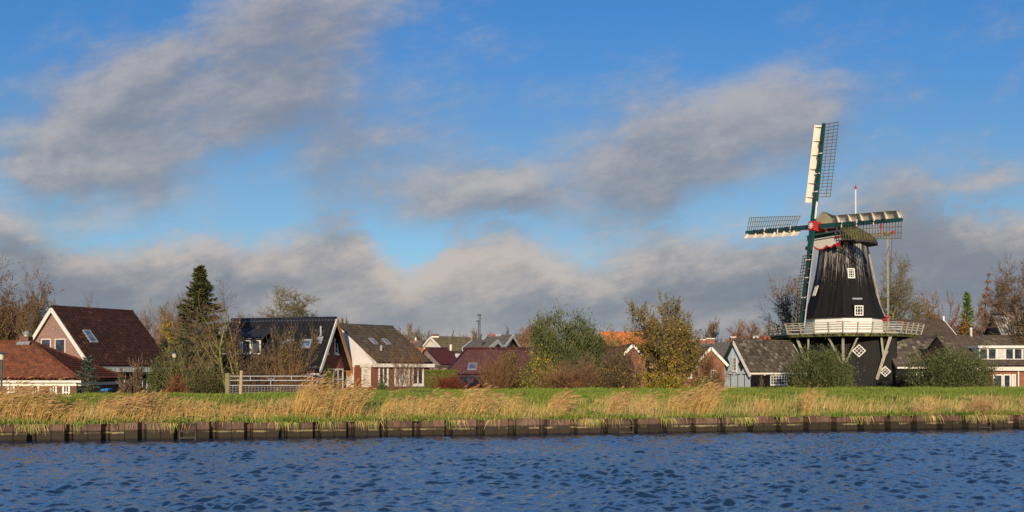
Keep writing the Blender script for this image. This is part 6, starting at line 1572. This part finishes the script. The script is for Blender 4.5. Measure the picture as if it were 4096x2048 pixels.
def mast(label, px, ytop, ybar, Z):
    p = P(px, ytop, Z); o = thing('floodlight_mast', label, 'mast', (p.x, Z, GZ))
    m = MB(); m.tube((p.x, Z, GZ), (p.x, Z, p.z), .13, .08, 8); m.build('pole', M['lampgreen'], o)
    h = MB(); h.hexa([(p.x - .55, Z - .2, p.z + .02), (p.x + .1, Z - .2, p.z - .16), (p.x + .1, Z + .2, p.z - .16), (p.x - .55, Z + .2, p.z + .02)], [(p.x - .5, Z - .18, p.z + .2), (p.x + .22, Z - .18, p.z + .22), (p.x + .22, Z + .18, p.z + .22), (p.x - .5, Z + .18, p.z + .2)]); h.build('floodlight', M['charcoal'], o)
    b = MB(); z = P(px, ybar, Z).z; b.beam((p.x - .35, Z, z), (p.x + .42, Z, z), .07, .07); b.build('cross_arm', M['charcoal'], o)
mast('taller green floodlight mast on the skyline behind the slate roofs', 1920, 1262, 1273, 165)
mast('shorter green floodlight mast just left of the taller one', 1914, 1286, 1295, 185)
def car():
    Z = 60.0; c = P(1868, 1594, Z); zg = c.z - .02
    o = thing('parked_car', 'dark blue hatchback parked behind the rust red dogwood, tail towards the canal', 'car', (c.x, Z, zg))
    t = R(132); fx = Vector((math.cos(t), math.sin(t), 0)); sx = Vector((math.sin(t), -math.cos(t), 0))       # nose points away to the left
    def q(l, s, z): return Vector((c.x, Z, zg)) + fx * l + sx * s + Vector((0, 0, z))
    low = [(-2.0, .32), (-2.08, .62), (-2.0, .92), (-1.95, .98), (.75, .95), (1.75, .80), (2.02, .62), (2.02, .30)]
    b = MB(); n = len(low)
    for s, k in ((-.84, .97), (-.72, 1.0), (.72, 1.0), (.84, .97)): b.v += [tuple(q(l * (k if abs(s) > .8 else 1.0), s, z)) for l, z in low]
    for j in range(3):
        for i in range(n): b.f.append((j * n + i, j * n + (i + 1) % n, (j + 1) * n + (i + 1) % n, (j + 1) * n + i)); b.m.append(0)
    b.f += [tuple(range(n))[::-1], tuple(range(3 * n, 4 * n))]; b.m += [0, 0]
    body = b.build('body', M['carpaint'], o)
    cab = [(-1.95, .97), (-1.62, 1.44), (-1.3, 1.50), (.05, 1.48), (.85, .96)]
    b = MB(); m = len(cab)
    for s, e in ((-.76, 0), (-.60, 1), (.60, 1), (.76, 0)):
        b.v += [tuple(q(l, s if z < 1.2 else s * .92, z)) for l, z in cab]
    b.v = []
    b.hexa([q(l, -.74 if z < 1.2 else -.58, z) for l, z in cab], [q(l, .74 if z < 1.2 else .58, z) for l, z in cab]); b.build('cabin', M['carpaint'], body)
    def glassq(pts, nm='window'):
        g = MB(); pp = [q(*p) for p in pts]; nn = (pp[1] - pp[0]).cross(pp[2] - pp[0]).normalized(); ctr = q(-.5, 0, 1.2)
        if nn.dot(pp[0] - ctr) < 0: nn = -nn
        g.hexa([p + nn * .002 for p in pp], [p + nn * .016 for p in pp]); g.build(nm, M['glass'], body)
    glassq([(-1.92, -.62, 1.03), (-1.92, .62, 1.03), (-1.66, .52, 1.40), (-1.66, -.52, 1.40)], 'rear_window')
    glassq([(-1.6, -.735, 1.03), (-.65, -.735, 1.03), (-.65, -.595, 1.43), (-1.40, -.595, 1.43)]); glassq([(-.58, -.735, 1.03), (.55, -.735, 1.03), (.05, -.60, 1.42), (-.58, -.595, 1.43)])
    glassq([(-1.6, .735, 1.03), (-.65, .735, 1.03), (-.65, .595, 1.43), (-1.40, .595, 1.43)]); glassq([(-.58, .735, 1.03), (.55, .735, 1.03), (.05, .60, 1.42), (-.58, .595, 1.43)])
    for s in (-1, 1):
        l = MB(); l.box(q(-2.0, s * .72, .92), fx * .05, sx * .06, (0, 0, .10)); l.build('tail_light', M['taillight'], body)
        for lx in (-1.28, 1.25):
            w = MB(); w.tube(q(lx, s * .68, .31), q(lx, s * .86, .31), .31, n=18); wh = w.build('wheel', M['rubber'], o)
            r = MB(); r.tube(q(lx, s * .862, .31), q(lx, s * .875, .31), .20, n=14); r.build('rim', M['metal'], wh)
    bp = MB(); bp.box(q(-2.08, 0, .48), fx * .06, sx * .78, (0, 0, .12)); bp.build('bumper', M['carpaint'], body)
car()
def wheelie_bin():
    Z = 56; c = P(427, 1584, Z); o = thing('wheelie_bin', 'dark wheeled bin with a bright blue lid beside the small blue-green spruce', 'bin', (c.x, Z, c.z))
    zt = P(0, 1562, Z).z; h = zt - c.z + .6; z0 = c.z - .6
    b = MB(); b.hexa([(c.x - .22, Z - .24, z0), (c.x + .22, Z - .24, z0), (c.x + .22, Z + .24, z0), (c.x - .22, Z + .24, z0)], [(c.x - .22, Z - .33, zt), (c.x + .22, Z - .33, zt), (c.x + .22, Z + .33, zt), (c.x - .22, Z + .33, zt)]); b.build('bin_body', M['charcoal'], o)
    l = MB(); l.hexa([(c.x - .24, Z - .37, zt + .004), (c.x + .24, Z - .37, zt + .004), (c.x + .24, Z + .36, zt + .004), (c.x - .24, Z + .36, zt + .004)], [(c.x - .22, Z - .33, zt + .09), (c.x + .22, Z - .33, zt + .09), (c.x + .22, Z + .33, zt + .13), (c.x - .22, Z + .33, zt + .13)]); l.build('lid', M['bluelid'], o)
    for s in (-1, 1): w = MB(); w.tube((c.x + s * .2, Z + .26, z0 + .1), (c.x + s * .27, Z + .26, z0 + .1), .1, n=10); w.build('wheel', M['rubber'], o)
wheelie_bin()
